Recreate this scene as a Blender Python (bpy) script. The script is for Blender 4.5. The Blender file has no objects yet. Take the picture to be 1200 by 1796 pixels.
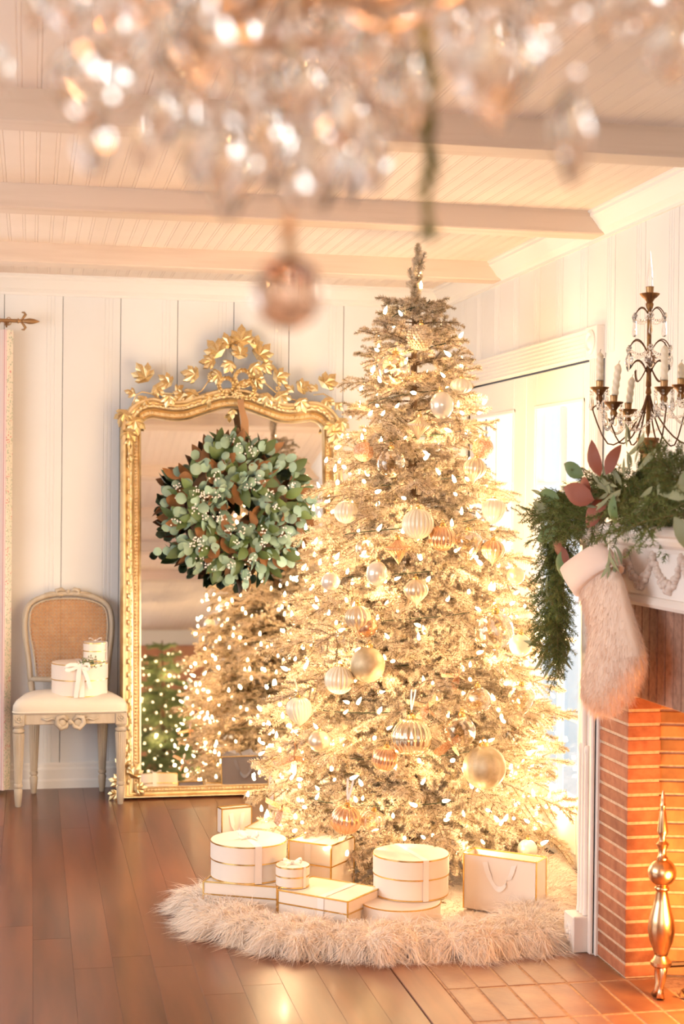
import bpy, bmesh, math, random
import numpy as np
from mathutils import Vector, Matrix, Euler
PI = math.pi
rnd = random.Random(7)
rng = np.random.default_rng(7)
sc = bpy.context.scene
COL = sc.collection

# ------------------------------------------------------------------ camera
CAM_F = 2700.0
YAW, PIT, ROL = math.radians(11.41), math.radians(.725), math.radians(-.583)
CAM = Vector((0, 0, 1.42))
_fh = Vector((math.sin(YAW), math.cos(YAW), 0)); _z = Vector((0, 0, 1)); _r = Vector((math.cos(YAW), -math.sin(YAW), 0))
FWD = _fh * math.cos(PIT) - _z * math.sin(PIT)
_u = _fh * math.sin(PIT) + _z * math.cos(PIT)
RIGHT = _r * math.cos(ROL) - _u * math.sin(ROL)
UP = _r * math.sin(ROL) + _u * math.cos(ROL)
cam_data = bpy.data.cameras.new('camera')
cam = bpy.data.objects.new('camera', cam_data); COL.objects.link(cam); sc.camera = cam
cam_data.sensor_fit = 'HORIZONTAL'; cam_data.sensor_width = 36; cam_data.lens = 36 * CAM_F / 1200
m = Matrix((RIGHT, UP, -FWD)).transposed().to_4x4(); m.translation = CAM
cam.matrix_world = m
cam_data.clip_start = .05; cam_data.clip_end = 100
cam_data.dof.use_dof = True; cam_data.dof.focus_distance = 5.4; cam_data.dof.aperture_fstop = 5.4; cam_data.dof.aperture_blades = 0
sc.view_settings.view_transform = 'Standard'; sc.view_settings.look = 'None'
sc.view_settings.gamma = 1.0; sc.view_settings.use_curve_mapping = False
sc.view_settings.exposure = 0.25
cy = sc.cycles
cy.max_bounces = 9; cy.diffuse_bounces = 5; cy.glossy_bounces = 5; cy.transmission_bounces = 7; cy.transparent_max_bounces = 12
cy.caustics_reflective = False; cy.caustics_refractive = False; cy.sample_clamp_indirect = 5.0; cy.sample_clamp_direct = 24.0; cy.use_denoising = True
cy.use_adaptive_sampling = True; cy.adaptive_threshold = .03

def ray(x, y):
    return RIGHT * ((x - 600) / CAM_F) - UP * ((y - 898) / CAM_F) + FWD
def at(x, y, Y):
    d = ray(x, y); return CAM + d * (Y / d.y)
def at_x(x, y, X):
    d = ray(x, y); return CAM + d * (X / d.x)
def at_z(x, y, Z=0.):
    d = ray(x, y); return CAM + d * ((Z - CAM.z) / d.z)

# ------------------------------------------------------------------ light
w = bpy.data.worlds.new('sky'); sc.world = w; w.use_nodes = True
bg = w.node_tree.nodes['Background']; bg.inputs[0].default_value = (.84, .93, 1, 1); bg.inputs[1].default_value = 1.15

def area(name, loc, target, sx, sy, power, color):
    l = bpy.data.lights.new(name, 'AREA'); l.shape = 'RECTANGLE'; l.size = sx; l.size_y = sy; l.energy = power; l.color = color
    o = bpy.data.objects.new(name, l); COL.objects.link(o); o.location = loc
    o.rotation_euler = (Vector(target) - Vector(loc)).to_track_quat('-Z', 'Y').to_euler(); return o
def point(name, loc, power, color, radius=.05, parent=None):
    l = bpy.data.lights.new(name, 'POINT'); l.energy = power; l.color = color; l.shadow_soft_size = radius
    o = bpy.data.objects.new(name, l); COL.objects.link(o); o.location = loc
    if parent: o.parent = parent
    return o
# fill lights added at unseen left and rear; daylight at back window and doors
area('added_fill_left_wall', (-2.55, 3.6, 1.35), (0, 4.2, 1.0), 3.0, 1.7, 76, (.94, .97, 1))
area('added_fill_rear_wall', (-.9, -2.9, 1.45), (.2, 3, 1.2), 3.0, 1.9, 34, (.97, .98, 1))
area('window_daylight_back_wall', (-.85, 7.40, 1.3), (-.6, 4, .6), .85, 1.5, 14, (.85, .93, 1))
area('window_daylight_doors', (2.75, 6.1, .62), (0, 5.6, .8), 1.5, 1.15, 40, (.9, .96, 1))
FIRE = point('fire_light', (1.88, 3.80, .30), 23, (1, .46, .13), .1)

# ------------------------------------------------------------------ materials
MATS = {}
def mat(name, color, rough=.6, metal=0., noise=None, bump=None, spec=.5, sheen=0, trans=0, ior=1.45, emit=None, coat=0, rand=None, sss=0):
    """noise=(scale, colour2, detail, contrast lo, hi) ; bump=(scale, strength, distance) ; rand = brightness spread per object"""
    m = bpy.data.materials.new(name); m.use_nodes = True; nt = m.node_tree; b = nt.nodes['Principled BSDF']
    b.inputs['Base Color'].default_value = (*color, 1); b.inputs['Roughness'].default_value = rough; b.inputs['Metallic'].default_value = metal
    b.inputs['IOR'].default_value = ior; b.inputs['Specular IOR Level'].default_value = spec
    b.inputs['Transmission Weight'].default_value = trans; b.inputs['Coat Weight'].default_value = coat; b.inputs['Coat Roughness'].default_value = .12
    b.inputs['Sheen Weight'].default_value = sheen
    tc = nt.nodes.new('ShaderNodeTexCoord')
    out = None
    if noise:
        s, c2, det, lo, hi = noise[:5]
        mp = nt.nodes.new('ShaderNodeMapping'); nt.links.new(tc.outputs['Object'], mp.inputs[0])
        if len(noise) > 5: mp.inputs['Scale'].default_value = noise[5]
        n = nt.nodes.new('ShaderNodeTexNoise'); n.inputs['Scale'].default_value = s; n.inputs['Detail'].default_value = det
        nt.links.new(mp.outputs[0], n.inputs['Vector'])
        if rand:
            oi0 = nt.nodes.new('ShaderNodeObjectInfo'); ml = nt.nodes.new('ShaderNodeMath'); ml.operation = 'MULTIPLY'; ml.inputs[1].default_value = 40
            nt.links.new(oi0.outputs['Random'], ml.inputs[0]); cb = nt.nodes.new('ShaderNodeCombineXYZ'); nt.links.new(ml.outputs[0], cb.inputs[0]); nt.links.new(ml.outputs[0], cb.inputs[2])
            nt.links.new(cb.outputs[0], mp.inputs['Location'])
        r = nt.nodes.new('ShaderNodeValToRGB'); r.color_ramp.elements[0].position = lo; r.color_ramp.elements[1].position = hi
        r.color_ramp.elements[0].color = (*color, 1); r.color_ramp.elements[1].color = (*c2, 1)
        nt.links.new(n.outputs['Fac'], r.inputs[0]); out = r.outputs[0]
    if rand:
        oi = nt.nodes.new('ShaderNodeObjectInfo'); mr = nt.nodes.new('ShaderNodeMapRange'); mr.inputs[3].default_value = 1 - rand; mr.inputs[4].default_value = 1 + rand
        nt.links.new(oi.outputs['Random'], mr.inputs[0])
        h = nt.nodes.new('ShaderNodeHueSaturation'); nt.links.new(mr.outputs[0], h.inputs['Value'])
        if out: nt.links.new(out, h.inputs['Color'])
        else: h.inputs['Color'].default_value = (*color, 1)
        out = h.outputs[0]
    if out: nt.links.new(out, b.inputs['Base Color'])
    if bump:
        n2 = nt.nodes.new('ShaderNodeTexNoise'); n2.inputs['Scale'].default_value = bump[0]; n2.inputs['Detail'].default_value = 4
        mp2 = nt.nodes.new('ShaderNodeMapping'); nt.links.new(tc.outputs['Object'], mp2.inputs[0])
        if len(bump) > 3: mp2.inputs['Scale'].default_value = bump[3]
        nt.links.new(mp2.outputs[0], n2.inputs['Vector'])
        bp = nt.nodes.new('ShaderNodeBump'); bp.inputs['Strength'].default_value = bump[1]; bp.inputs['Distance'].default_value = bump[2]
        nt.links.new(n2.outputs['Fac'], bp.inputs['Height']); nt.links.new(bp.outputs[0], b.inputs['Normal'])
    if emit:
        b.inputs['Emission Color'].default_value = (*emit[0], 1); b.inputs['Emission Strength'].default_value = emit[1]
    MATS[name] = m; return m

M_WALL = mat('wall_paint', (.785, .775, .755), .55, noise=(3, (.75, .735, .71), 4, .45, .8), rand=.02)
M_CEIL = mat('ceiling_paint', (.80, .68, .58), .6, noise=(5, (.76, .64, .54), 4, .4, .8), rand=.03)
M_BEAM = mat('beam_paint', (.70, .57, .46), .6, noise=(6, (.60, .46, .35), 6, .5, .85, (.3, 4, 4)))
M_TRIM = mat('trim_paint', (.82, .785, .735), .4)
M_FLOOR = mat('floor_wood', (.085, .024, .010), .31, noise=(2.2, (.20, .062, .024), 8, .3, .75, (5, .5, 1)), bump=(3, .12, .004, (2, .6, 1)), coat=.2, rand=.12)
M_BORDER = mat('border_wood', (.22, .07, .025), .35, noise=(4, (.13, .04, .015), 6, .3, .75, (6, .5, 1)), rand=.1)
M_DARK = mat('dark_gap', (.03, .015, .01), .9)
M_TILE = mat('hearth_tile', (.27, .12, .058), .45, noise=(9, (.18, .065, .035), 6, .35, .7), bump=(60, .25, .002), rand=.18)
M_GROUT = mat('grout', (.42, .26, .16), .9, noise=(60, (.25, .14, .09), 4, .4, .7))
M_BRICK = mat('brick', (.42, .16, .08), .8, noise=(30, (.28, .09, .045), 6, .35, .75), bump=(120, .5, .002), rand=.2)
M_SOLD = mat('lintel_brick', (.36, .20, .14), .75, noise=(60, (.24, .13, .09), 6, .4, .7), bump=(160, .6, .002), rand=.15)
M_MORTAR = mat('mortar', (.66, .47, .33), .95, noise=(80, (.50, .34, .22), 4, .4, .7))
M_SOOT = mat('fire_brick', (.48, .24, .09), .85, noise=(12, (.22, .10, .04), 6, .35, .8), bump=(90, .5, .002), rand=.2)
M_MANTEL = mat('mantel_paint', (.82, .74, .68), .4, noise=(8, (.76, .67, .61), 4, .5, .8))
M_CARVE = mat('mantel_carving', (.66, .54, .47), .6)
M_GOLD = mat('antique_gold', (.86, .69, .42), .42, 1., noise=(22, (.66, .47, .24), 6, .45, .75), bump=(70, .3, .002))
M_GOLD_B = mat('bright_gold', (.86, .68, .38), .38, 1., noise=(30, (.52, .35, .15), 4, .4, .75))
M_FOIL = mat('gold_foil', (.86, .58, .20), .25, 1.)
M_BRASS = mat('aged_brass', (.42, .25, .11), .38, 1., noise=(14, (.26, .13, .06), 5, .4, .7))
M_ANDIRON = mat('andiron_brass', (.80, .52, .30), .26, 1., noise=(10, (.62, .34, .17), 5, .4, .7))
M_TOLE = mat('rusty_gilt', (.20, .085, .03), .5, .7, noise=(25, (.48, .26, .08), 5, .45, .7))
M_WIRE = mat('bronze_wire', (.14, .065, .03), .45, .8)
M_MIRROR = mat('mirror_silver', (.93, .93, .92), .015, 1.)
M_GREIGE = mat('limed_wood', (.46, .375, .27), .6, noise=(10, (.58, .50, .39), 6, .35, .7, (3, 3, .6)), bump=(60, .15, .002))
M_GREIGE_D = mat('limed_wood_recess', (.30, .22, .14), .7)
M_CANE = mat('cane', (.52, .27, .11), .5, noise=(40, (.62, .36, .17), 3, .4, .7))
M_LINEN = mat('cream_linen', (.72, .64, .52), .85, noise=(6, (.68, .59, .47), 4, .4, .8), bump=(400, .15, .001), sheen=.2)
M_BOX = mat('cream_paper', (.85, .73, .62), .55)
M_RIBBON = mat('satin_ribbon', (.86, .79, .73), .35, sheen=.3)
M_COPPER_RIB = mat('bronze_satin', (.45, .25, .12), .35, .2, sheen=.2)
M_GLIT = mat('copper_glitter', (.80, .40, .20), .35, .6, noise=(180, (.95, .72, .50), 2, .45, .6), bump=(350, 1., .004))
M_FUR = mat('ivory_fur', (.94, .81, .69), .8, sheen=.3, rand=None)
M_STOCK = mat('blush_felt', (.80, .60, .50), .9, sheen=.3)
M_STOCKFUR = mat('stocking_fur', (.78, .59, .47), .85, sheen=.4)
M_BARK = mat('bark', (.16, .09, .045), .9)
M_FLOCK = mat('flocked_needles', (.74, .61, .45), .75, noise=(26, (.40, .31, .17), 3, .47, .68), rand=.12)
M_GREENDL = mat('dark_needles', (.26, .32, .14), .7, noise=(26, (.20, .26, .10), 3, .45, .6), rand=.2)
M_GARL = mat('cedar_green', (.10, .145, .03), .6, noise=(18, (.20, .23, .06), 3, .4, .65), rand=.25)
M_EUC = mat('eucalyptus_leaf', (.25, .37, .27), .6, noise=(6, (.33, .44, .33), 3, .4, .7), rand=.22)
M_MAGT = mat('magnolia_green', (.10, .15, .045), .55, rand=.3)
M_MAGB = mat('magnolia_brown', (.30, .135, .05), .7, rand=.25)
M_MAGR = mat('magnolia_russet', (.26, .07, .035), .6, rand=.2)
M_OLIVE = mat('olive_leaf', (.25, .25, .12), .55, rand=.25)
M_STEM = mat('green_stem', (.20, .17, .07), .8)
M_BERRY = mat('white_berry', (.86, .80, .74), .5)
M_CANDLE = mat('candle_wax', (.85, .74, .56), .45)
M_CLEAR = mat('clear_crystal', (1, 1, 1), .02, trans=1., ior=1.5)
M_CRYS = mat('lead_crystal', (.99, .97, .95), .015, trans=1., ior=1.55)
M_SMOKE = mat('champagne_crystal', (.82, .58, .42), .02, trans=1., ior=1.55)
M_BULB = mat('lit_bulb', (1, .8, .5), .4, emit=((1, .76, .42), 14))
M_BULB.cycles.emission_sampling = 'NONE'
M_FLAME = mat('flame', (1, .4, .1), .5, emit=((1, .33, .05), 7))
M_FLAME.cycles.emission_sampling = 'NONE'
M_GREENW = mat('green_cord', (.03, .05, .02), .6)
M_BROWNW = mat('brown_panel', (.50, .24, .13), .5, noise=(3, (.42, .18, .10), 4, .4, .7))
M_ROD = mat('bronze_rod', (.38, .22, .10), .4, .8)
M_IRON = mat('black_iron', (.05, .03, .025), .5, .6)
M_OUT = mat('pale_paving', (.80, .82, .82), .9)
M_CHARR = mat('bark_chips', (.35, .2, .1), .9, noise=(30, (.12, .06, .03), 4, .4, .7), rand=.4)

def window_glass():
    m = bpy.data.materials.new('window_glass'); m.use_nodes = True; nt = m.node_tree; nt.nodes.clear()
    o = nt.nodes.new('ShaderNodeOutputMaterial'); mx = nt.nodes.new('ShaderNodeMixShader'); t = nt.nodes.new('ShaderNodeBsdfTransparent'); g = nt.nodes.new('ShaderNodeBsdfGlossy')
    g.inputs['Roughness'].default_value = .02; f = nt.nodes.new('ShaderNodeLayerWeight'); p = nt.nodes.new('ShaderNodeMath'); p.operation = 'POWER'; p.inputs[1].default_value = 4
    nt.links.new(f.outputs['Facing'], p.inputs[0]); q = nt.nodes.new('ShaderNodeMath'); q.operation = 'MULTIPLY_ADD'; q.inputs[1].default_value = .5; q.inputs[2].default_value = .03; nt.links.new(p.outputs[0], q.inputs[0]); nt.links.new(q.outputs[0], mx.inputs[0]); nt.links.new(t.outputs[0], mx.inputs[1]); nt.links.new(g.outputs[0], mx.inputs[2]); nt.links.new(mx.outputs[0], o.inputs[0]); return m
M_PANE = window_glass()

def bauble_glass(name, tint, flake, amount, scale):
    """clear blown glass with flakes stuck in it: transparent/glossy wall with patches of leaf"""
    m = bpy.data.materials.new(name); m.use_nodes = True; nt = m.node_tree; b = nt.nodes['Principled BSDF']; o = nt.nodes['Material Output']
    b.inputs['Base Color'].default_value = (*flake, 1); b.inputs['Metallic'].default_value = .5; b.inputs['Roughness'].default_value = .3
    t = nt.nodes.new('ShaderNodeBsdfTransparent'); t.inputs[0].default_value = (*tint, 1); g = nt.nodes.new('ShaderNodeBsdfGlossy'); g.inputs['Roughness'].default_value = .04
    lw = nt.nodes.new('ShaderNodeLayerWeight'); lw.inputs[0].default_value = .42
    m1 = nt.nodes.new('ShaderNodeMixShader'); nt.links.new(lw.outputs['Facing'], m1.inputs[0]); nt.links.new(t.outputs[0], m1.inputs[1]); nt.links.new(g.outputs[0], m1.inputs[2])
    n = nt.nodes.new('ShaderNodeTexNoise'); n.inputs['Scale'].default_value = scale; n.inputs['Detail'].default_value = 6
    tc = nt.nodes.new('ShaderNodeTexCoord'); nt.links.new(tc.outputs['Object'], n.inputs['Vector'])
    r = nt.nodes.new('ShaderNodeValToRGB'); r.color_ramp.elements[0].position = 1 - amount - .06; r.color_ramp.elements[1].position = 1 - amount + .04
    nt.links.new(n.outputs['Fac'], r.inputs[0]); m2 = nt.nodes.new('ShaderNodeMixShader'); nt.links.new(r.outputs[0], m2.inputs[0]); nt.links.new(m1.outputs[0], m2.inputs[1]); nt.links.new(b.outputs[0], m2.inputs[2])
    nt.links.new(m2.outputs[0], o.inputs[0]); return m
M_BAUB_CLEAR = bauble_glass('clear_bauble', (.95, .88, .76), (.88, .72, .52), .42, 40)
M_BAUB_CH = mat('champagne_bauble', (.78, .60, .38), .28, .55, noise=(18, (.90, .76, .55), 4, .4, .7))
M_BAUB_CREAM = mat('cream_bauble', (.88, .78, .58), .38, .15, coat=.4)
M_BAUB_PEARL = mat('pearl_bauble', (.88, .78, .62), .22, .35, coat=.6)
M_BAUB_COP = mat('copper_bauble', (.86, .50, .28), .2, .8)
M_BAUB_MERC = mat('mercury_bauble', (.90, .76, .52), .12, .9)
M_BAUB_GOLD = mat('gold_leaf_bauble', (.52, .39, .22), .5, .35, noise=(24, (.68, .54, .34), 6, .4, .65))

# ------------------------------------------------------------------ mesh helpers
class MB:
    def __init__(s): s.v = []; s.f = []; s.mi = []; s.m = 0
    def add(s, vs, fs, M=None):
        b = len(s.v)
        s.v += [tuple(M @ Vector(p)) for p in vs] if M is not None else [tuple(p) for p in vs]
        for f in fs: s.f.append(tuple(i + b for i in f)); s.mi.append(s.m)
        return s
    def box(s, x0, x1, y0, y1, z0, z1, M=None, bev=0):
        if bev:
            b = bev
            vs = []
            for sx, X in ((-1, x0), (1, x1)):
                for sy, Y in ((-1, y0), (1, y1)):
                    for sz, Z in ((-1, z0), (1, z1)):
                        vs += [(X, Y - sy * b, Z - sz * b), (X - sx * b, Y, Z - sz * b), (X - sx * b, Y - sy * b, Z)]
            def i(a, bb, c, k): return (a * 4 + bb * 2 + c) * 3 + k
            fs = [[i(0,0,0,0),i(0,0,1,0),i(0,1,1,0),i(0,1,0,0)],[i(1,0,0,0),i(1,1,0,0),i(1,1,1,0),i(1,0,1,0)],
                  [i(0,0,0,1),i(1,0,0,1),i(1,0,1,1),i(0,0,1,1)],[i(0,1,0,1),i(0,1,1,1),i(1,1,1,1),i(1,1,0,1)],
                  [i(0,0,0,2),i(0,1,0,2),i(1,1,0,2),i(1,0,0,2)],[i(0,0,1,2),i(1,0,1,2),i(1,1,1,2),i(0,1,1,2)]]
            for a in (0, 1):
                for c in (0, 1):
                    fs += [[i(a,0,c,0),i(a,1,c,0),i(a,1,c,2),i(a,0,c,2)], [i(0,a,c,1),i(1,a,c,1),i(1,a,c,2),i(0,a,c,2)], [i(a,c,0,0),i(a,c,1,0),i(a,c,1,1),i(a,c,0,1)]]
                    for d in (0, 1): fs.append([i(a,c,d,0),i(a,c,d,1),i(a,c,d,2)])
            return s.add(vs, fs, M)
        vs = [(x, y, z) for x in (x0, x1) for y in (y0, y1) for z in (z0, z1)]
        return s.add(vs, [(0,1,3,2),(4,6,7,5),(0,4,5,1),(2,3,7,6),(0,2,6,4),(1,5,7,3)], M)
    def lathe(s, prof, n=20, M=None, flute=0, fd=0, cap=True):
        """prof: list of (r, z)"""
        vs = []; fs = []
        for r, z in prof:
            for k in range(n):
                a = 2 * PI * k / n; rr = r * (1 + (fd * abs(math.cos(a * flute / 2)) - fd * .5 if flute else 0)); vs.append((rr * math.cos(a), rr * math.sin(a), z))
        for j in range(len(prof) - 1):
            for k in range(n):
                k2 = (k + 1) % n; fs.append((j*n+k, j*n+k2, (j+1)*n+k2, (j+1)*n+k))
        if cap:
            if prof[0][0] > 1e-4: fs.append(tuple(range(n-1, -1, -1)))
            if prof[-1][0] > 1e-4: fs.append(tuple((len(prof)-1)*n + k for k in range(n)))
        return s.add(vs, fs, M)
    def tube(s, pts, r, n=6, M=None, flat=1., closed=False):
        pts = [Vector(p) for p in pts]; N = len(pts); vs = []; fs = []
        rs = r if isinstance(r, (list, tuple)) else [r] * N
        prev = None
        for i, p in enumerate(pts):
            if closed: t = (pts[(i+1) % N] - pts[i-1]).normalized()
            else: t = (pts[min(i+1, N-1)] - pts[max(i-1, 0)]).normalized()
            if prev is None:
                a = Vector((0, 0, 1)) if abs(t.z) < .9 else Vector((1, 0, 0)); u = t.cross(a).normalized()
            else: u = (prev - t * prev.dot(t)).normalized()
            prev = u; v = t.cross(u)
            for k in range(n):
                a = 2 * PI * k / n; vs.append(p + (u * math.cos(a) + v * math.sin(a) * flat) * rs[i])
        for j in range(N if closed else N - 1):
            j2 = (j + 1) % N
            for k in range(n):
                k2 = (k+1) % n; fs.append((j*n+k, j*n+k2, j2*n+k2, j2*n+k))
        if not closed: fs.append(tuple(range(n-1, -1, -1))); fs.append(tuple((N-1)*n + k for k in range(n)))
        return s.add(vs, fs, M)
    def sphere(s, c, r, n=10, m_=7, sc_=(1, 1, 1), M=None):
        prof = [(r * math.sin(PI * j / m_), -r * math.cos(PI * j / m_)) for j in range(m_ + 1)]
        T = Matrix.Translation(c) @ Matrix.Diagonal((*sc_, 1))
        return s.lathe(prof, n, (M @ T) if M is not None else T, cap=False)
    def prism(s, poly, h, M=None):
        """poly in XY extruded along Z from 0 to h"""
        n = len(poly); vs = [(x, y, 0) for x, y in poly] + [(x, y, h) for x, y in poly]
        return s.add(vs, [tuple(range(n-1, -1, -1)), tuple(range(n, 2*n))] + [(i, (i+1) % n, n+(i+1) % n, n+i) for i in range(n)], M)
    def strip(s, pts, width, M=None, thick=0):
        """ribbon: pts list of (centre, side vector)"""
        vs = []; fs = []
        for c, sd in pts:
            c = Vector(c); sd = Vector(sd).normalized() * width / 2; vs += [c - sd, c + sd]
        for i in range(len(pts) - 1): fs.append((2*i, 2*i+1, 2*i+3, 2*i+2))
        return s.add(vs, fs, M)
    def mesh(s, name, mats, smooth=False):
        me = bpy.data.meshes.new(name); me.from_pydata(s.v, [], s.f); 
        for mm in (mats if isinstance(mats, (list, tuple)) else [mats]): me.materials.append(mm)
        if any(s.mi): me.polygons.foreach_set('material_index', s.mi)
        if smooth: me.polygons.foreach_set('use_smooth', [True] * len(s.f))
        if smooth == 'auto': me.set_sharp_from_angle(angle=math.radians(38))
        me.update(); return me
    def build(s, name, mats, parent=None, smooth=False, **kw):
        o = bpy.data.objects.new(name, s.mesh(name, mats, smooth)); COL.objects.link(o)
        if parent: o.parent = parent
        for k, v in kw.items(): o[k] = v
        return o

def inst(name, me, parent=None, M=None, loc=None, rot=None, scale=None, **kw):
    o = bpy.data.objects.new(name, me); COL.objects.link(o)
    if parent: o.parent = parent
    if M is not None: o.matrix_local = M
    if loc is not None: o.location = loc
    if rot is not None: o.rotation_euler = rot
    if scale is not None: o.scale = scale if isinstance(scale, (tuple, list)) else (scale,) * 3
    for k, v in kw.items(): o[k] = v
    return o
def tag(o, label, cat, group=None):
    o['label'] = label; o['category'] = cat
    if group: o['group'] = group
    return o
def thing(name, label, cat, loc=(0, 0, 0), rz=0., group=None, rot=None):
    o = bpy.data.objects.new(name, None); o.empty_display_size = .1; COL.objects.link(o); o.location = loc; o.rotation_euler = rot if rot else (0, 0, rz)
    return tag(o, label, cat, group)
def struct(name, loc=(0, 0, 0)):
    o = bpy.data.objects.new(name, None); o.empty_display_size = .1; COL.objects.link(o); o.location = loc; o['kind'] = 'structure'; return o
def np_mesh(name, V, F, mats, smooth=False, mi=None):
    """V (n,3) float, F (m,k) int"""
    me = bpy.data.meshes.new(name); k = F.shape[1]
    me.vertices.add(len(V)); me.vertices.foreach_set('co', np.ascontiguousarray(V, dtype=np.float32).ravel())
    me.loops.add(F.size); me.loops.foreach_set('vertex_index', np.ascontiguousarray(F, dtype=np.int32).ravel())
    me.polygons.add(len(F)); me.polygons.foreach_set('loop_start', np.arange(0, F.size, k, dtype=np.int32)); 
    for mm in (mats if isinstance(mats, (list, tuple)) else [mats]): me.materials.append(mm)
    if mi is not None: me.polygons.foreach_set('material_index', mi.astype(np.int32))
    if smooth: me.polygons.foreach_set('use_smooth', np.ones(len(F), dtype=bool))
    me.update(calc_edges=True); me.validate(); return me
def Tm(x, y, z): return Matrix.Translation((x, y, z))
def Rx(a): return Matrix.Rotation(a, 4, 'X')
def Ry(a): return Matrix.Rotation(a, 4, 'Y')
def Rz(a): return Matrix.Rotation(a, 4, 'Z')
def Sc(x, y=None, z=None): return Matrix.Diagonal((x, y if y is not None else x, z if z is not None else x, 1))

# ------------------------------------------------------------------ room
WX, DY, CZ = 2.014, 7.449, 2.43
X0, Y0 = -2.7, -3.0

fl = struct('floor')
MB().box(X0, WX + .1, Y0, DY + .1, -.06, -.014).build('subfloor', M_DARK, fl)
pw = .118; k = 0
x = X0
while x < WX:
    y = Y0 - rnd.random() * 1.5
    while y < DY:
        L = 1.3 + rnd.random() * 1.9; ya, yb = max(y, Y0), min(y + L, DY)
        xa, xb = x, min(x + pw, WX)
        if x + pw > 1.068 and ya < 4.62:       # stop at the hearth border
            if xa < 1.06: xb = 1.06
            else: ya = max(ya, 4.62)
        if yb - ya > .05 and xb - xa > .02:
            MB().box(xa + .0002, xb - .0002, ya + .0002, yb - .0002, -.02, 0, bev=.0005).build('plank', M_FLOOR, fl)
        y += L
    x += pw
for ya, yb in ((1.9, 4.615),):
    MB().box(1.064, 1.172, ya, yb, -.02, .001, bev=.002).build('border_board', M_BORDER, fl)

he = struct('floor_hearth')
MB().box(1.174, 1.80, 1.9, 4.615, -.02, -.0012).build('grout_bed', M_GROUT, he)
tile_me = MB().box(-.0425, .0425, -.132, .132, -.012, .0, bev=.002).mesh('tile', M_TILE)
for i in range(7):
    for j in range(10):
        yc = 4.24 - .1365 + (1 - j) * .275 + .0
        if yc - .14 < 1.9: continue
        yc = 4.24 + .1375 - j * .275
        if yc < 2.0: continue
        inst('tile', tile_me, he, loc=(1.178 + .0445 + i * .0905, yc, -.0002 + rnd.uniform(-.0006, .0006)), rot=(rnd.uniform(-.002, .004), rnd.uniform(-.003, .003), rnd.uniform(-.006, .006)))
    MB().box(-.0425, .0425, 0, .088, -.012, 0, bev=.002).build('tile', M_TILE, he).location = (1.178 + .0445 + i * .0905, 4.525, .0)

def vplank_prof(w):
    """cross-section of a wall plank seen from above: (x, depth) with three beads next to the joint"""
    p = [(.0008, 0), (.0022, -.006)]
    xs = w - .075
    p += [(xs - .006, -.006)]
    for c in (xs, xs + .018, xs + .036):
        p += [(c - .0025, -.006), (c - .001, -.0042), (c + .001, -.0042), (c + .0025, -.006)]
    p += [(w - .0022, -.006), (w - .0008, 0)]
    return p
def wall_plank(wd, z0, z1, thick=.012):
    p = vplank_prof(wd); m_ = MB(); n = len(p)
    vs = [(x, d - .0, z0) for x, d in p] + [(x, d, z1) for x, d in p] + [(p[0][0], thick, z0), (p[-1][0], thick, z0), (p[0][0], thick, z1), (p[-1][0], thick, z1)]
    fs = [(i, i + 1, n + i + 1, n + i) for i in range(n - 1)]
    fs += [(0, n, 2*n+2, 2*n), (n-1, 2*n+1, 2*n+3, 2*n-1)]
    fs += [tuple(range(n-1, -1, -1)) + (2*n, 2*n+1), tuple(range(n, 2*n)) + (2*n+3, 2*n+2)]
    return m_.add(vs, fs).mesh('plank', M_WALL)
PW = .2722
# back wall: opening of the curtained window x -1.28..-.42, z .55..2.08
wb = struct('wall_back')
MB().box(X0, -1.30, DY + .012, DY + .1, 0, CZ).box(-.42, WX + .1, DY + .012, DY + .1, 0, CZ).box(-1.30, -.42, DY + .012, DY + .1, 0, .55).box(-1.30, -.42, DY + .012, DY + .1, 2.08, CZ).build('backing', M_DARK, wb)
pm_full = wall_plank(PW, 0, CZ - .05); pm_hi = wall_plank(PW, 2.08, CZ - .05); pm_lo = wall_plank(PW, 0, .55)
for k in range(-9, 8):
    xa = -.132 + k * PW
    if xa + PW < X0 or xa > WX + .05: continue
    if -5 <= k <= -2:
        inst('plank', pm_hi, wb, loc=(xa, DY, 0)); inst('plank', pm_lo, wb, loc=(xa, DY, 0))
    else: inst('plank', pm_full, wb, loc=(xa, DY, 0))
MB().box(-1.491, -1.302, DY - .006, DY + .012, .55, 2.08).build('plank', M_WALL, wb)
# right wall with the opening for the french doors (y 5.30..6.98, z 0..1.92) and the chimney (y 3.1..4.6)
wr = struct('wall_right')
MB().box(WX + .012, WX + .1, 7.02, DY + .1, 0, CZ).box(WX + .012, WX + .1, 5.31, 7.02, 1.93, CZ).box(WX + .012, WX + .1, 4.45, 5.31, 0, CZ).box(WX + .012, WX + .1, 3.0, 4.45, 1.1, CZ).box(WX + .012, WX + .1, Y0, 3.0, 0, CZ).build('backing', M_DARK, wr)
pm_door = wall_plank(PW, 1.93, CZ - .05); pm_ch = wall_plank(PW, 1.2, CZ - .05)
for k in range(-28, 12):
    ya = 4.859 + k * PW * -1 if False else 4.859 + k * PW
    if ya + PW < Y0 or ya > DY: continue
    me = pm_full
    if 5.20 < ya + PW / 2 < 7.08: me = pm_door
    if 2.9 < ya + PW / 2 < 4.6: me = pm_ch
    inst('plank', me, wr, M=Tm(WX, ya + PW, 0) @ Rz(-PI / 2))
MB().box(WX, WX + .012, 5.131, 5.30, 0, 1.93).build('plank', M_WALL, wr)
MB().box(WX, WX + .012, 7.03, 7.31, 0, 1.93).build('plank', M_WALL, wr)
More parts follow.
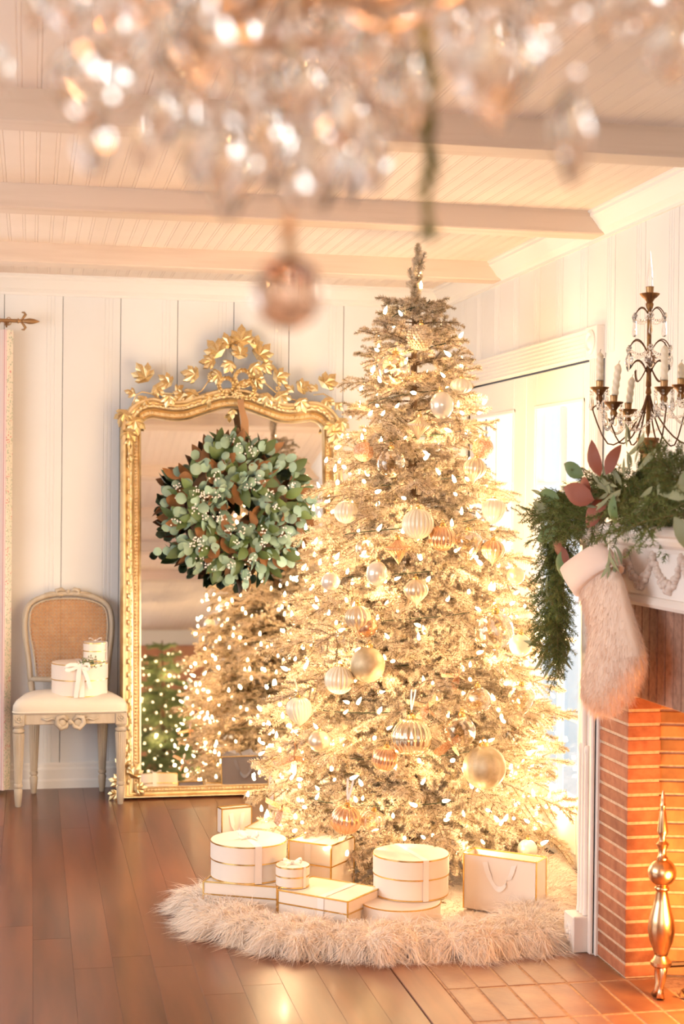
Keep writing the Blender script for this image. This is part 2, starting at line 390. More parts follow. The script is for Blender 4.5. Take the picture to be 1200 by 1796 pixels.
# unseen left and rear walls, with openings added for the fill lights
wl = struct('wall_left')
MB().box(X0 - .1, X0, Y0, 1.9, 0, CZ).box(X0 - .1, X0, 5.3, DY + .1, 0, CZ).box(X0 - .1, X0, 1.9, 5.3, 0, .45).box(X0 - .1, X0, 1.9, 5.3, 2.25, CZ).build('backing', M_WALL, wl)
wf = struct('wall_front')
MB().box(X0, WX + .1, Y0 - .1, Y0, 0, .48).box(X0, WX + .1, Y0 - .1, Y0, 2.3, CZ).box(X0, -2.5, Y0 - .1, Y0, .48, 2.3).box(.7, WX + .1, Y0 - .1, Y0, .48, 2.3).build('backing', M_WALL, wf)
MB().box(.75, WX - .02, Y0 + .002, Y0 + .05, 0, 2.25, bev=.01).build('wainscot_panel', M_BROWNW, wf)

# ceiling: beaded boards running away from the camera
ce = struct('ceiling')
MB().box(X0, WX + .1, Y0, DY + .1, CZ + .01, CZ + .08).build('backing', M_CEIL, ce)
bw = .1045
def board_mesh():
    p = [(.0, .002), (.0012, 0), (bw / 2 - .0062, 0), (bw / 2 - .005, .0016), (bw / 2 - .0038, 0), (bw / 2 + .0038, 0), (bw / 2 + .005, .0016), (bw / 2 + .0062, 0), (bw - .0112, 0), (bw - .010, .0016), (bw - .0088, 0), (bw - .0012, 0), (bw, .002)]
    n = len(p); vs = [(x, Y0, z) for x, z in p] + [(x, DY, z) for x, z in p]
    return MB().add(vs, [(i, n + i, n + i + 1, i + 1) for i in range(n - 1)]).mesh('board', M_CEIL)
bm = board_mesh()
k = 0
while X0 + k * bw < WX:
    inst('board', bm, ce, loc=(X0 + k * bw, 0, CZ)); k += 1
for k in range(-3, 4):
    yb = 3.97 + k * 1.232
    if not (Y0 < yb < DY - .2): continue
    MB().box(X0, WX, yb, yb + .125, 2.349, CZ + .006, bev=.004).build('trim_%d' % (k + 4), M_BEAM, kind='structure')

def crown_prof(): return [(0, -.092), (-.012, -.092), (-.012, -.082), (-.02, -.074), (-.034, -.064), (-.048, -.044), (-.062, -.026), (-.07, -.02), (-.07, -.01), (-.078, -.006), (-.078, .006), (0, .006)]
def run(prof, P0, P1, inward, name, mtl, parent=None, **kw):
    """profile (inward offset negative, z) swept from P0 to P1"""
    P0, P1, n_ = Vector(P0), Vector(P1), Vector(inward); n = len(prof)
    vs = [P0 + n_ * -a + Vector((0, 0, z)) for a, z in prof] + [P1 + n_ * -a + Vector((0, 0, z)) for a, z in prof]
    return MB().add(vs, [(i, (i+1) % n, n + (i+1) % n, n + i) for i in range(n)] + [tuple(range(n-1, -1, -1)), tuple(range(n, 2*n))]).build(name, mtl, parent, **kw)
run(crown_prof(), (X0, DY - .006, CZ), (WX, DY - .006, CZ), (0, -1, 0), 'trim_8', M_TRIM, kind='structure')
run(crown_prof(), (WX - .006, DY, CZ), (WX - .006, Y0, CZ), (-1, 0, 0), 'trim_9', M_TRIM, kind='structure')
bp_ = [(0, 0), (-.024, 0), (-.024, .035), (-.018, .045), (-.018, .088), (-.012, .098), (-.012, .112), (-.004, .12), (0, .12)]
run(bp_, (-.40, DY - .006, 0), (WX, DY - .006, 0), (0, -1, 0), 'baseboard_back', M_TRIM, kind='structure')
run(bp_, (WX - .006, 5.235, 0), (WX - .006, 4.62, 0), (-1, 0, 0), 'baseboard_right', M_TRIM, kind='structure')
# back window (behind the curtain, mostly out of frame)
def glazed(name, P, ax, w_, h_, cols, rows, par_frame=.055, depth=.04, mtl=M_TRIM, bottom=.06):
    """P lower corner, ax = unit dir of width. frame stiles+rails, muntins, one pane per opening (children)"""
    o = struct(name, P); ax = Vector(ax); ang = math.atan2(ax.y, ax.x); o.rotation_euler = (0, 0, ang)
    f = par_frame
    MB().box(0, f, -depth/2, depth/2, 0, h_, bev=.003).box(w_-f, w_, -depth/2, depth/2, 0, h_, bev=.003).box(f, w_-f, -depth/2, depth/2, 0, bottom, bev=.003).box(f, w_-f, -depth/2, depth/2, h_-f, h_, bev=.003).build('frame', mtl, o)
    cw, ch = (w_ - 2*f) / cols, (h_ - f - bottom) / rows
    for i in range(1, cols): MB().box(f + i*cw - .009, f + i*cw + .009, -.014, .014, bottom, h_-f, bev=.003).build('muntin', mtl, o)
    for j in range(1, rows): MB().box(f, w_-f, -.013, .013, bottom + j*ch - .009, bottom + j*ch + .009, bev=.003).build('muntin', mtl, o)
    for i in range(cols):
        for j in range(rows):
            MB().box(f + i*cw + .009, f + (i+1)*cw - .009, -.002, .002, bottom + j*ch + .009, bottom + (j+1)*ch - .009).build('pane', M_PANE, o)
    return o
glazed('window_1', (-1.30, DY + .05, .55), (1, 0, 0), .88, 1.53, 2, 3)
run([(0, 0), (-.02, 0), (-.02, .08), (0, .08)], (-1.38, DY - .006, 2.08), (-.35, DY - .006, 2.08), (0, -1, 0), 'trim_10', M_TRIM, kind='structure')

for xa in (-1.38, -.43): MB().box(xa, xa + .08, DY - .026, DY - .004, .50, 2.08, bev=.003).build('trim_12', M_TRIM, kind='structure')
# french doors and their casing
DX = WX + .03
def french_door(name, ya, yb, lock):
    o = struct(name, (DX, yb, 0)); o.rotation_euler = (0, 0, -PI / 2); W = yb - ya
    # local x runs from yb towards the camera, local -y is the room side
    gl, gr = (.12, .165) if not lock else (.135, .165)
    gx0, gx1, z0, z1 = gl, W - gr, .26, 1.765
    MB().box(0, gx0, -.02, .02, .01, 1.915, bev=.003).box(gx1, W, -.02, .02, .01, 1.915, bev=.003).box(gx0, gx1, -.02, .02, .01, z0, bev=.003).box(gx0, gx1, -.02, .02, z1, 1.915, bev=.003).build('frame', M_TRIM, o)
    MB().box(gx0 + .02, gx1 - .02, -.026, -.018, .06, z0 - .05, bev=.003).build('bottom_panel', M_TRIM, o)
    b = MB()
    for a in (gx0 - .018, gx1 + .002): b.box(a, a + .016, -.028, -.018, z0 - .018, z1 + .018, bev=.003)
    for a in (z0 - .018, z1 + .002): b.box(gx0 - .018, gx1 + .018, -.0275, -.018, a, a + .016, bev=.003)
    b.build('glazing_bead', M_TRIM, o)
    cols, rows = 2, 5; cw = (gx1 - gx0) / cols; ch = (z1 - z0) / rows
    for i in range(1, cols): MB().box(gx0 + i*cw - .008, gx0 + i*cw + .008, -.013, .013, z0, z1, bev=.002).build('muntin', M_TRIM, o)
    for j in range(1, rows): MB().box(gx0, gx1, -.012, .012, z0 + j*ch - .008, z0 + j*ch + .008, bev=.002).build('muntin', M_TRIM, o)
    for i in range(cols):
        for j in range(rows): MB().box(gx0 + i*cw + .008, gx0 + (i+1)*cw - .008, -.002, .002, z0 + j*ch + .008, z0 + (j+1)*ch - .008).build('pane', M_PANE, o)
    if lock:
        l = MB().box(-.01, .06, -.05, -.02, .81, .90, bev=.006).box(-.02, .0, -.055, -.02, .83, .88, bev=.004).build('rim_lock', M_IRON, o)
        MB().lathe([(.001, -.04), (.016, -.038), (.02, -.026), (.014, -.012), (.008, -.008), (.008, .02)], 14, Tm(.04, -.062, .855) @ Rx(PI/2) @ Ry(0)).build('knob', M_BRASS, l, smooth=True)
    return o
french_door('door_1', 5.315, 6.155, True)
french_door('door_2', 6.16, 7.0, False)
cs = struct('trim_11')
def reed(prof_w, n): 
    p = [(0, 0), (-.02, 0)]
    st = prof_w / n
    for i in range(n): p += [(-.02, i*st + st*.15), (-.026, i*st + st*.35), (-.026, i*st + st*.65), (-.02, i*st + st*.85)]
    return p + [(-.02, prof_w), (0, prof_w)]
run(reed(.11, 7), (WX - .006, 7.08, 1.918), (WX - .006, 5.335, 1.918), (-1, 0, 0), 'head_casing', M_TRIM, cs)
MB().box(WX - .038, WX, 5.225, 5.335, 1.912, 2.03, bev=.003).build('corner_block', M_TRIM, cs)
MB().lathe([(.0, 0), (.045, 0), (.045, .006), (.034, .011), (.024, .005), (.012, .012), (0, .014)], 24, Tm(WX - .037, 5.28, 1.972) @ Ry(-PI/2)).build('rosette', M_TRIM, cs, smooth='auto')
def vrun(y0, y1, n, z1):
    p = []; st = (y1 - y0) / n
    for i in range(n): p += [(y0 + i*st + st*.15, -.02), (y0 + i*st + st*.35, -.026), (y0 + i*st + st*.65, -.026), (y0 + i*st + st*.85, -.02)]
    p = [(y0, 0), (y0, -.02)] + p + [(y1, -.02), (y1, 0)]
    n_ = len(p); vs = [(WX - .006 + d, y, 0) for y, d in p] + [(WX - .006 + d, y, z1) for y, d in p]
    return MB().add(vs, [(i, (i+1) % n_, n_+(i+1) % n_, n_+i) for i in range(n_)] + [tuple(range(n_, 2*n_))])
vrun(5.235, 5.315, 4, 1.915).build('side_casing', M_TRIM, cs); vrun(7.0, 7.08, 4, 1.918).build('side_casing', M_TRIM, cs)
MB().box(WX, WX + .09, 5.30, 7.02, 0, .012).build('threshold', M_IRON, cs)
# outside: pale terrace and a hedge, burnt out by the daylight
MB().box(WX + .12, WX + 9, 0, 14, -.12, -.05).build('terrace', M_OUT, kind='structure')

# ------------------------------------------------------------------ fireplace
fp = thing('fireplace', 'white carved mantelpiece with swags around a brick firebox', 'fireplace', (0, 0, 0))
FX = 1.72
BH = .0415
mo = MB().box(FX + .0025, FX + .10, 4.252, 4.50, 0, .83).box(FX + .0025, FX + .10, 2.95, 3.198, 0, .83).box(FX + .008, FX + .10, 2.95, 4.5, .835, 1.12)
# firebox splayed sides, back and hood
def quad_wall(b, p, q, z0, z1, t=.05):
    p = Vector((*p, 0)); q = Vector((*q, 0)); d = (q - p).normalized(); n = Vector((d.y, -d.x, 0)) * t
    b.add([p + Vector((0,0,z0)), q + Vector((0,0,z0)), q + n + Vector((0,0,z0)), p + n + Vector((0,0,z0)), p + Vector((0,0,z1)), q + Vector((0,0,z1)), q + n + Vector((0,0,z1)), p + n + Vector((0,0,z1))],
          [(0,1,2,3),(4,7,6,5),(0,4,5,1),(1,5,6,2),(2,6,7,3),(3,7,4,0)])
FBL, FBR = [(FX + .10, 4.262), (2.42, 4.10)], [(FX + .10, 3.188), (2.42, 3.35)]
quad_wall(mo, FBL[1], FBL[0], 0, 1.0); quad_wall(mo, FBR[0], FBR[1], 0, 1.0)
mo.box(2.432, 2.5, 3.25, 4.2, 0, 1.0); mo.box(FX + .10, 2.5, 3.1, 4.35, .96, 1.02)
mo.build('mortar_bed', M_MORTAR, fp)
MB().box(FX + .08, 2.45, 3.15, 4.30, -.03, -.002).build('firebox_floor', M_GROUT, fp)
brk = MB().box(-.5, .5, -.5, .5, -.5, .5, bev=.02).mesh('brick', M_BRICK)
def bevbox(lx, ly, lz, mtl, b=.002): return MB().box(-lx/2, lx/2, -ly/2, ly/2, -lz/2, lz/2, bev=b).mesh('brick', mtl)
bj = bevbox(.104, .249, BH - .0085, M_BRICK)
for r in range(20):
    z = BH * (r + .5)
    for yc in (4.3745, 3.0755):
        inst('brick', bj, fp, loc=(FX + .052 + rnd.uniform(-.001, .001), yc, z), rot=(0, 0, rnd.uniform(-.004, .004)))
bs = bevbox(.095, .049, .272, M_SOLD)
n = 0
while 4.25 + .22 - n * .0555 > 2.98:
    inst('lintel_brick', bs, fp, loc=(FX + .052 + rnd.uniform(-.001, .001), 4.47 - n * .0555, .835 + .137)); n += 1
bf = bevbox(.2, .05, BH - .0085, M_SOOT)
for (p, q), s in ((FBL, 1), (FBR, -1)):
    p, q = Vector((*p, 0)), Vector((*q, 0)); L = (q - p).length; a = math.atan2((q - p).y, (q - p).x)
    for r in range(23):
        off = .02 if r % 2 else .105
        for c in range(-1, 4):
            xa = max(0.004, c * .207 + off - .1); xb = min(L, c * .207 + off + .1)
            if xb - xa < .03: continue
            cc = p + (q - p).normalized() * (xa + xb) / 2
            o = inst('fire_brick', bf, fp, loc=(cc.x, cc.y + s * .019, BH * (r + .5)), rot=(0, 0, a), scale=((xb - xa) / .2, 1, 1))
bk = bevbox(.05, .2, BH - .0085, M_SOOT)
for r in range(23):
    for c in range(4): inst('fire_brick', bk, fp, loc=(2.412, 3.42 + c * .207 + (.05 if r % 2 else 0), BH * (r + .5)))
# wooden surround
def pilaster(yc_far, sgn):
    """yc_far: outer edge, sgn -1 runs towards the camera"""
    Y = lambda t: yc_far + sgn * t
    a, b = sorted((Y(.10), Y(.013)))
    lo, hi = sorted((Y(0), Y(.125)))
    MB().box(1.706, 2.006, lo, hi, 0, 1.29, bev=.002).build('pilaster_board', M_MANTEL, fp)
    c0, c1 = sorted((Y(.105), Y(.125))); MB().box(1.698, 1.72, c0, c1, 0, 1.11, bev=.004).box(1.712, 1.74, *sorted((Y(.118), Y(.14))), 0, 1.12, bev=.002).build('inner_moulding', M_MANTEL, fp)
    pl = MB().box(1.655, 1.707, a, b, 0, .112, bev=.003).build('plinth', M_MANTEL, fp)
    ps = MB(); cy_ = (a + b) / 2
    for i in range(14):
        t = 2 * PI * i / 14; ps.sphere((1.655, cy_ + .017 * math.cos(t), .055 + .024 * math.sin(t)), .0075, 6, 5, (.6, 1, 1.3))
    ps.sphere((1.654, cy_, .055), .009, 8, 6); ps.build('rosette', M_MANTEL, pl, smooth=True)
    for i, t in enumerate((.028, .055, .082)):
        top = .80 if i == 1 else .64
        MB().lathe([(.002, .112), (.0105, .113), (.0105, .125), (.0085, .13), (.0085, top - .03), (.0105, top - .02), (.0105, top - .008), (.006, top), (0, top + .002)], 12, Tm(1.701, Y(t), 0)).build('colonnette', M_MANTEL, fp, smooth='auto')
    dr = MB()
    for i in range(26):
        z = 1.10 - i * .0085; dr.sphere((1.703, Y(.058) + rnd.uniform(-.012, .012) * (1 - i/40), z), rnd.uniform(.005, .009), 6, 5, (.8, 1, 1))
    dr.tube([(1.703, Y(.058), .885), (1.702, Y(.055), .845)], [.003, .006], 6); dr.build('carved_drop', M_CARVE, fp, smooth=True)
pilaster(4.612, -1); pilaster(2.838, 1)
FY0, FY1 = 2.838, 4.612
MB().box(1.706, 2.006, 2.96, 4.49, 1.112, 1.30, bev=.002).build('frieze', M_MANTEL, fp)
run([(0, 0), (-.016, 0), (-.022, .01), (-.016, .02), (-.010, .028), (0, .03)], (1.708, 4.488, 1.108), (1.708, 2.962, 1.108), (-1, 0, 0), 'frieze_moulding', M_MANTEL, fp)
run([(0, 0), (-.006, 0), (-.010, .012), (-.022, .022), (-.028, .034), (-.028, .045), (0, .045)], (1.706, FY1 + .008, 1.262), (1.706, FY0 - .008, 1.262), (-1, 0, 0), 'bed_moulding', M_MANTEL, fp)
MB().box(1.665, 2.006, FY0 - .02, FY1 + .012, 1.305, 1.335, bev=.006).build('mantel_shelf', M_MANTEL, fp)
# swags of carved flowers on the frieze
def swag(ya, yb, z, dip):
    b = MB(); N = 34
    for i in range(N + 1):
        t = i / N; y = ya + (yb - ya) * t; zz = z - dip * 4 * t * (1 - t) ; th = .006 + .013 * math.sin(PI * t)
        for _ in range(3): b.sphere((1.702 + rnd.uniform(-.004, .003), y + rnd.uniform(-.5, .5) * th, zz + rnd.uniform(-.8, .8) * th), rnd.uniform(.006, .0105), 6, 5)
    b.build('carved_swag', M_CARVE, fp, smooth=True)
for k in range(5): swag(4.236 - .0 + .19 - k * .195, 4.236 + .0 - .005 - k * .195, 1.255, .085)
# wood surround: far side ends; fire basket: logs, flames, chips
lg = thing('fireplace_logs', 'split logs burning in the brick firebox', 'firewood', (2.08, 3.72, 0), group=None)
for i, (dy, z, a) in enumerate(((-.08, .10, .1), (.08, .10, -.1), (0, .20, .35))):
    MB().lathe([(.0, -.26), (.045, -.26), (.05, -.2), (.048, 0), (.05, .22), (.04, .26), (0, .26)], 10, Tm(.0 + dy * .8, dy * .2, z) @ Rz(a) @ Rx(PI/2)).build('log', M_BARK, lg, smooth='auto')
MB().box(-.12, .12, -.2, .2, .03, .045, bev=.003).box(-.1, -.08, -.2, -.18, 0, .03).box(.08, .1, -.2, -.18, 0, .03).box(-.1, -.08, .18, .2, 0, .03).box(.08, .1, .18, .2, 0, .03).build('grate', M_IRON, lg)
fb = MB()
for i in range(9):
    x_, y_ = rnd.uniform(-.08, .08), rnd.uniform(-.17, .17); h = rnd.uniform(.14, .3)
    fb.lathe([(.0, 0), (.022, .02), (.028, .06), (.018, h * .6), (.006, h * .85), (0, h)], 8, Tm(x_, y_, .16))
fb.build('flame', M_FLAME, lg, smooth=True)
chips = MB()
for i in range(420):
    x_ = rnd.uniform(1.80, 2.3); y_ = rnd.uniform(3.45, 4.12); s = rnd.uniform(.008, .022); zt = rnd.uniform(.003, .05) * (.3 + min(1, (x_ - 1.8) * 4))
    M = Tm(x_, y_, zt) @ Euler((rnd.uniform(-1, 1), rnd.uniform(-1, 1), rnd.uniform(0, 6))).to_matrix().to_4x4()
    chips.box(-s, s, -s*.5, s*.5, -.0015, .0015, M)
o = chips.build('wood_chips', M_CHARR); o['kind'] = 'stuff'; tag(o, 'bark chips and ash scattered on the firebox floor', 'wood chips')

# andiron
an = thing('andiron', 'brass andiron with ball finial standing in the firebox mouth', 'andiron', (1.755, 4.07, 0))
AH = .545
MB().lathe([(.0, .255), (.022, .255), (.026, .27), (.038, .30), (.044, .335), (.040, .37), (.026, .42), (.018, .46), (.02, .465)], 24, Tm(0, 0, -.115)).build('vase_stem', M_ANDIRON, an, smooth=True)
MB().lathe([(.018, .345), (.024, .35), (.024, .358), (.017, .364)], 24).build('collar', M_ANDIRON, an, smooth=True)
MB().sphere((0, 0, .405), .046, 24, 16).build('ball', M_ANDIRON, an, smooth=True)
MB().lathe([(.018, .445), (.019, .452), (.014, .458), (.012, .475), (.02, .492), (.022, .497), (.012, .506), (.01, .52), (.017, .532), (.018, .538), (.010, .60), (.008, .615), (.010, .62), (.007, .63), (.008, .64), (.004, .66), (0, .672)], 20).build('finial', M_ANDIRON, an, smooth='auto')
MB().lathe([(.0, .10), (.026, .10), (.034, .108), (.034, .118), (.026, .126), (.018, .14)], 24).build('base_collar', M_ANDIRON, an, smooth='auto')
for s in (-1, 1):
    MB().tube([(0, s * .004, .115), (-.0, s * .02, .095), (-.002, s * .022, .07), (-.004, s * .014, .045), (-.006, s * .012, .025), (-.01, s * .022, .004)], [.014, .013, .011, .009, .01, .014], 10).build('leg', M_ANDIRON, an, smooth=True)
MB().tube([(0, 0, .105), (.15, 0, .105), (.3, 0, .10), (.36, 0, .0)], .009, 6).build('log_bar', M_IRON, an)
an.scale = (.88,) * 3

# ------------------------------------------------------------------ branches (shared meshes)
def brush(path, dens, nl, nw, lean=.55, flat=None):
    """needles around a polyline; returns V (3n,3)"""
    P = np.array(path, float); seg = P[1:] - P[:-1]; L = np.linalg.norm(seg, axis=1); cum = np.concatenate([[0], np.cumsum(L)]); n = max(6, int(cum[-1] * dens))
    t = (np.arange(n) + rng.random(n)) / n * cum[-1]; i = np.clip(np.searchsorted(cum, t) - 1, 0, len(L) - 1)
    T = seg[i] / L[i][:, None]; pos = P[i] + T * (t - cum[i])[:, None]
    R = rng.normal(size=(n, 3))
    if flat is not None: R[:, 2] *= flat
    N = R - T * (R * T).sum(1)[:, None]; N /= np.linalg.norm(N, axis=1)[:, None] + 1e-9
    tipf = 1 - .45 * np.clip((t - cum[-1] + nl) / nl, 0, 1)
    D = T * lean + N; D /= np.linalg.norm(D, axis=1)[:, None]; D *= (nl * rng.uniform(.75, 1.15, n) * tipf)[:, None]
    S = np.cross(D, rng.normal(size=(n, 3))); S /= np.linalg.norm(S, axis=1)[:, None] + 1e-9; S *= nw / 2
    V = np.stack([pos + S, pos - S, pos + D + S * .25], 1).reshape(-1, 3)
    return V
def stem_np(path, r0, r1):
    P = np.array(path, float); N = len(P); vs = []
    for i, p in enumerate(P):
        t = P[min(i+1, N-1)] - P[max(i-1, 0)]; t /= np.linalg.norm(t) + 1e-9; a = np.array([0, 0, 1.]) if abs(t[2]) < .9 else np.array([1., 0, 0]); u = np.cross(t, a); u /= np.linalg.norm(u); v = np.cross(t, u); r = r0 + (r1 - r0) * i / (N - 1)
        vs.append([p + r * (u * math.cos(q) + v * math.sin(q)) for q in (0, 2.094, 4.189)])
    tri = []
    for i in range(N - 1):
        for k in range(3):
            a, b, c, d = vs[i][k], vs[i][(k+1) % 3], vs[i+1][(k+1) % 3], vs[i+1][k]; tri += [a, b, c, a, c, d]
    return np.array(tri)
def branch_mesh(name, L, seed, mats, droop=.18, tw=.36, nl=.015, nw=.0022, dens=1300, gap=.021, flat=None, bare=.12, curve=.0, twmax=.17):
    r = random.Random(seed); NV = []; SV = []
    def mp(t): return np.array([L * t, curve * L * math.sin(t * 2.2) * .3, -droop * L * t * t * (1 - .35 * t)])
    main = [mp(i / 8) for i in range(9)]
    NV.append(brush([mp(bare + (1 - bare) * i / 7) for i in range(8)], dens, nl, nw, flat=flat)); SV.append(stem_np(main, .0035, .0012))
    n = max(4, int(L * (1 - bare) / gap)); side = 1
    for i in range(n):
        t = bare + .03 + (1 - bare - .06) * (i + .5) / n; side = -side; p = mp(t); tl = min(twmax, tw * L * (1 - t) ** .75 + .028) * r.uniform(.8, 1.2)
        a = side * math.radians(r.uniform(38, 62)); e = math.radians(r.uniform(-22, 30)); dn = mp(min(1, t + .05)) - p; dn /= np.linalg.norm(dn)
        base = np.array([dn[0], dn[1], dn[2]])
        d = np.array([math.cos(a) * math.cos(e), math.sin(a) * math.cos(e), math.sin(e) + base[2] * .8]); d /= np.linalg.norm(d)
        q = [p, p + d * tl * .5 + np.array([0, 0, .002]), p + d * tl + np.array([tl * .12, 0, -tl * .10])]
        NV.append(brush(q, dens, nl, nw, flat=flat)); SV.append(stem_np(q, .0018, .001))
        if tl > .09:
            for s2 in (-1, 1):
                pp = q[1]; a2 = a + s2 * .75; d2 = np.array([math.cos(a2), math.sin(a2), r.uniform(-.2, .3)]); q2 = [pp, pp + d2 * tl * .42]
                NV.append(brush(q2, dens, nl, nw, flat=flat))
    nv = np.concatenate(NV); sv = np.concatenate(SV); V = np.concatenate([nv, sv]); F = np.arange(len(V)).reshape(-1, 3)
    mi = np.zeros(len(F)); mi[len(nv) // 3:] = 1
    me = np_mesh(name, V, F, mats, mi=mi); me['ntri'] = len(F); return me

LENS = [.12, .17, .23, .30, .38, .46, .54, .62]
BR = {L: [branch_mesh('branch', L, 11 * i + j, [M_FLOCK, M_BARK], droop=.16 + .10 * j, dens=1600 if L < .3 else 1400, nw=.0034) for j in range(3)] for i, L in enumerate(LENS)}
TX, TY = 1.412, 5.65
# radius of the crown against height
ZR = [(.16, .60), (.30, .63), (.55, .585), (.85, .525), (1.15, .455), (1.45, .365), (1.70, .295), (1.90, .235), (2.05, .165), (2.14, .10), (2.18, .06)]
def crown_r(z):
    if z <= ZR[0][0]: return ZR[0][1]
    for (a, ra), (b, rb) in zip(ZR, ZR[1:]):
        if z <= b: return ra + (rb - ra) * (z - a) / (b - a)
    return .05
def place_branch(parent, z, az, L, elev, meshes, name='branch'):
    Lm = min(LENS, key=lambda q: abs(q - L)); me = rnd.choice(meshes[Lm]); s = L / Lm
    M = Tm(0, 0, z) @ Rz(az) @ Ry(-elev) @ Rx(rnd.uniform(-.35, .35)) @ Sc(s)
    return inst(name, me, parent, M=M)
def conifer(root, meshes, H, nmax, level_gap, stuff_name):
    cnt = 0; recs = []; z = .20; az0 = 0
    zs = []
    while z < H - .17: zs.append(z); z += level_gap * (1 - .35 * z / H)
    for z in zs:
        r = crown_r(z); n_ = 4 + int(round(r * 15)); az0 += 1.7
        for k in range(n_):
            az = az0 + 2 * PI * (k + rnd.uniform(-.25, .25)) / n_
            L = max(.11, (r * rnd.uniform(.86, 1.10)))
            tz = z / H; el = math.radians(-6 + 24 * tz ** 2 + rnd.uniform(-9, 9) - (10 if z < .4 else 0)); zz = z + rnd.uniform(-.03, .03) + .06 * (L / .6)
            recs.append((zz, az, L / max(.8, math.cos(el)), el))
    return recs
tree = thing('christmas_tree', 'tall flocked gold-lit fir tree standing in the white fur skirt', 'christmas tree', (TX, TY, 0))
MB().lathe([(.03, .02), (.028, .6), (.02, 1.4), (.009, 2.1), (.004, 2.2)], 10).build('trunk', M_BARK, tree, smooth=True)
MB().lathe([(.001, 0), (.16, 0), (.16, .02), (.05, .05), (.035, .18), (.001, .19)], 20).build('stand', M_IRON, tree, smooth='auto')
recs = conifer(tree, BR, 2.31, 300, .092, None)
# nearest branches first
recs.sort(key=lambda q: math.sin(q[1] + .24))
print('tree branches', len(recs))
for q in recs[:298]: place_branch(tree, *q, BR)
rest = recs[298:]
def join_branches(parent, recs, meshes, name):
    Vs = []; MI = []
    for z, az, L, el in recs:
        Lm = min(LENS, key=lambda q: abs(q - L)); me = rnd.choice(meshes[Lm]); s = L / Lm
        M = Tm(0, 0, z) @ Rz(az) @ Ry(-el) @ Rx(rnd.uniform(-.35, .35)) @ Sc(s)
        v = np.empty(len(me.vertices) * 3, dtype=np.float32); me.vertices.foreach_get('co', v); v = v.reshape(-1, 3); A = np.array(M)
        Vs.append(v @ A[:3, :3].T + A[:3, 3]); mi = np.zeros(len(me.polygons), dtype=np.int32); me.polygons.foreach_get('material_index', mi); MI.append(mi)
    V = np.concatenate(Vs); o = inst(name, np_mesh(name, V, np.arange(len(V)).reshape(-1, 3), list(meshes[LENS[0]][0].materials), mi=np.concatenate(MI)), parent); o['kind'] = 'stuff'; return o
if rest: join_branches(tree, rest, BR, 'branches')
# leader
lead = branch_mesh('leader', .30, 5, [M_FLOCK, M_BARK], droop=0, tw=.42, gap=.055, dens=2800, nl=.019, nw=.004, bare=.02)
inst('leader', branch_mesh('leader', .27, 6, [M_FLOCK, M_BARK], droop=0, tw=.05, gap=.3, dens=4200, nl=.024, nw=.004, bare=.02), tree, M=Tm(.006, 0, 2.05) @ Ry(-PI / 2 + .02))
inst('leader', lead, tree, M=Tm(.006, 0, 2.06) @ Ry(-PI / 2 + .02), label='upright tip shoot')
for k in range(5): place_branch(tree, 2.06 + .012 * k, k * 2.4, .13, .5, BR)

# ------------------------------------------------------------------ lights on the tree
ls = thing('light_string', 'warm white string lights wound around the flocked tree', 'string lights', (TX, TY, 0))
bulb_me = MB().lathe([(.0, -.008), (.0042, -.006), (.0052, .002), (.004, .008), (.0015, .014), (0, .017)], 8).mesh('bulb', M_BULB, True)
NB = 560; pts = []
zz = .15; i = 0
while i < NB:
    z = .14 + 2.0 * (1 - (1 - (i + .5) / NB) ** .58); r = crown_r(z) * rnd.uniform(.62, 1.0); az = i * 2.399 + rnd.uniform(-.3, .3)
    pts.append((r * math.cos(az), r * math.sin(az), z + rnd.uniform(-.03, .03))); i += 1
pts.sort(key=lambda p: p[1] + p[0] * .1)
for p in pts[:296]: inst('bulb', bulb_me, ls, loc=p, rot=(rnd.uniform(-1.3, 1.3), rnd.uniform(-1.3, 1.3), 0), scale=rnd.uniform(1.0, 1.45))
for p in ((.012, -.02, 2.245), (.02, -.015, 2.20)): inst('bulb', bulb_me, ls, loc=p, scale=1.3)
rb = MB()
for p in pts[296:]: rb.lathe([(.0, -.009), (.0055, -.006), (.0062, .003), (.003, .013), (0, .018)], 6, Tm(*p) @ Rx(rnd.uniform(-1, 1)))
o = rb.build('bulbs', M_BULB, ls, smooth=True); o['kind'] = 'stuff'
wr_ = [(crown_r(.2 + 1.95 * t) * .62 * math.cos(t * 75), crown_r(.2 + 1.95 * t) * .62 * math.sin(t * 75), .2 + 1.95 * t) for t in [k / 420 for k in range(421)]]
MB().tube(wr_, .0016, 4).build('cord', M_GREENW, ls)
MB().tube([(-.03, -.05, 2.10), (-.01, -.04, 2.14), (0.0, -.03, 2.19)], .0016, 4).build('cord', M_GREENW, ls)
# the light of the bulbs
TL = (1, .67, .36)
for i in range(64):
    z = .18 + 1.9 * (1 - (1 - (i + .5) / 64) ** .62); r = crown_r(z) * (.80 if i % 2 else .98); az = i * 2.399
    point('tree_bulb_light', (TX + r * math.cos(az), TY + r * math.sin(az), z), 2.5, TL, .008)

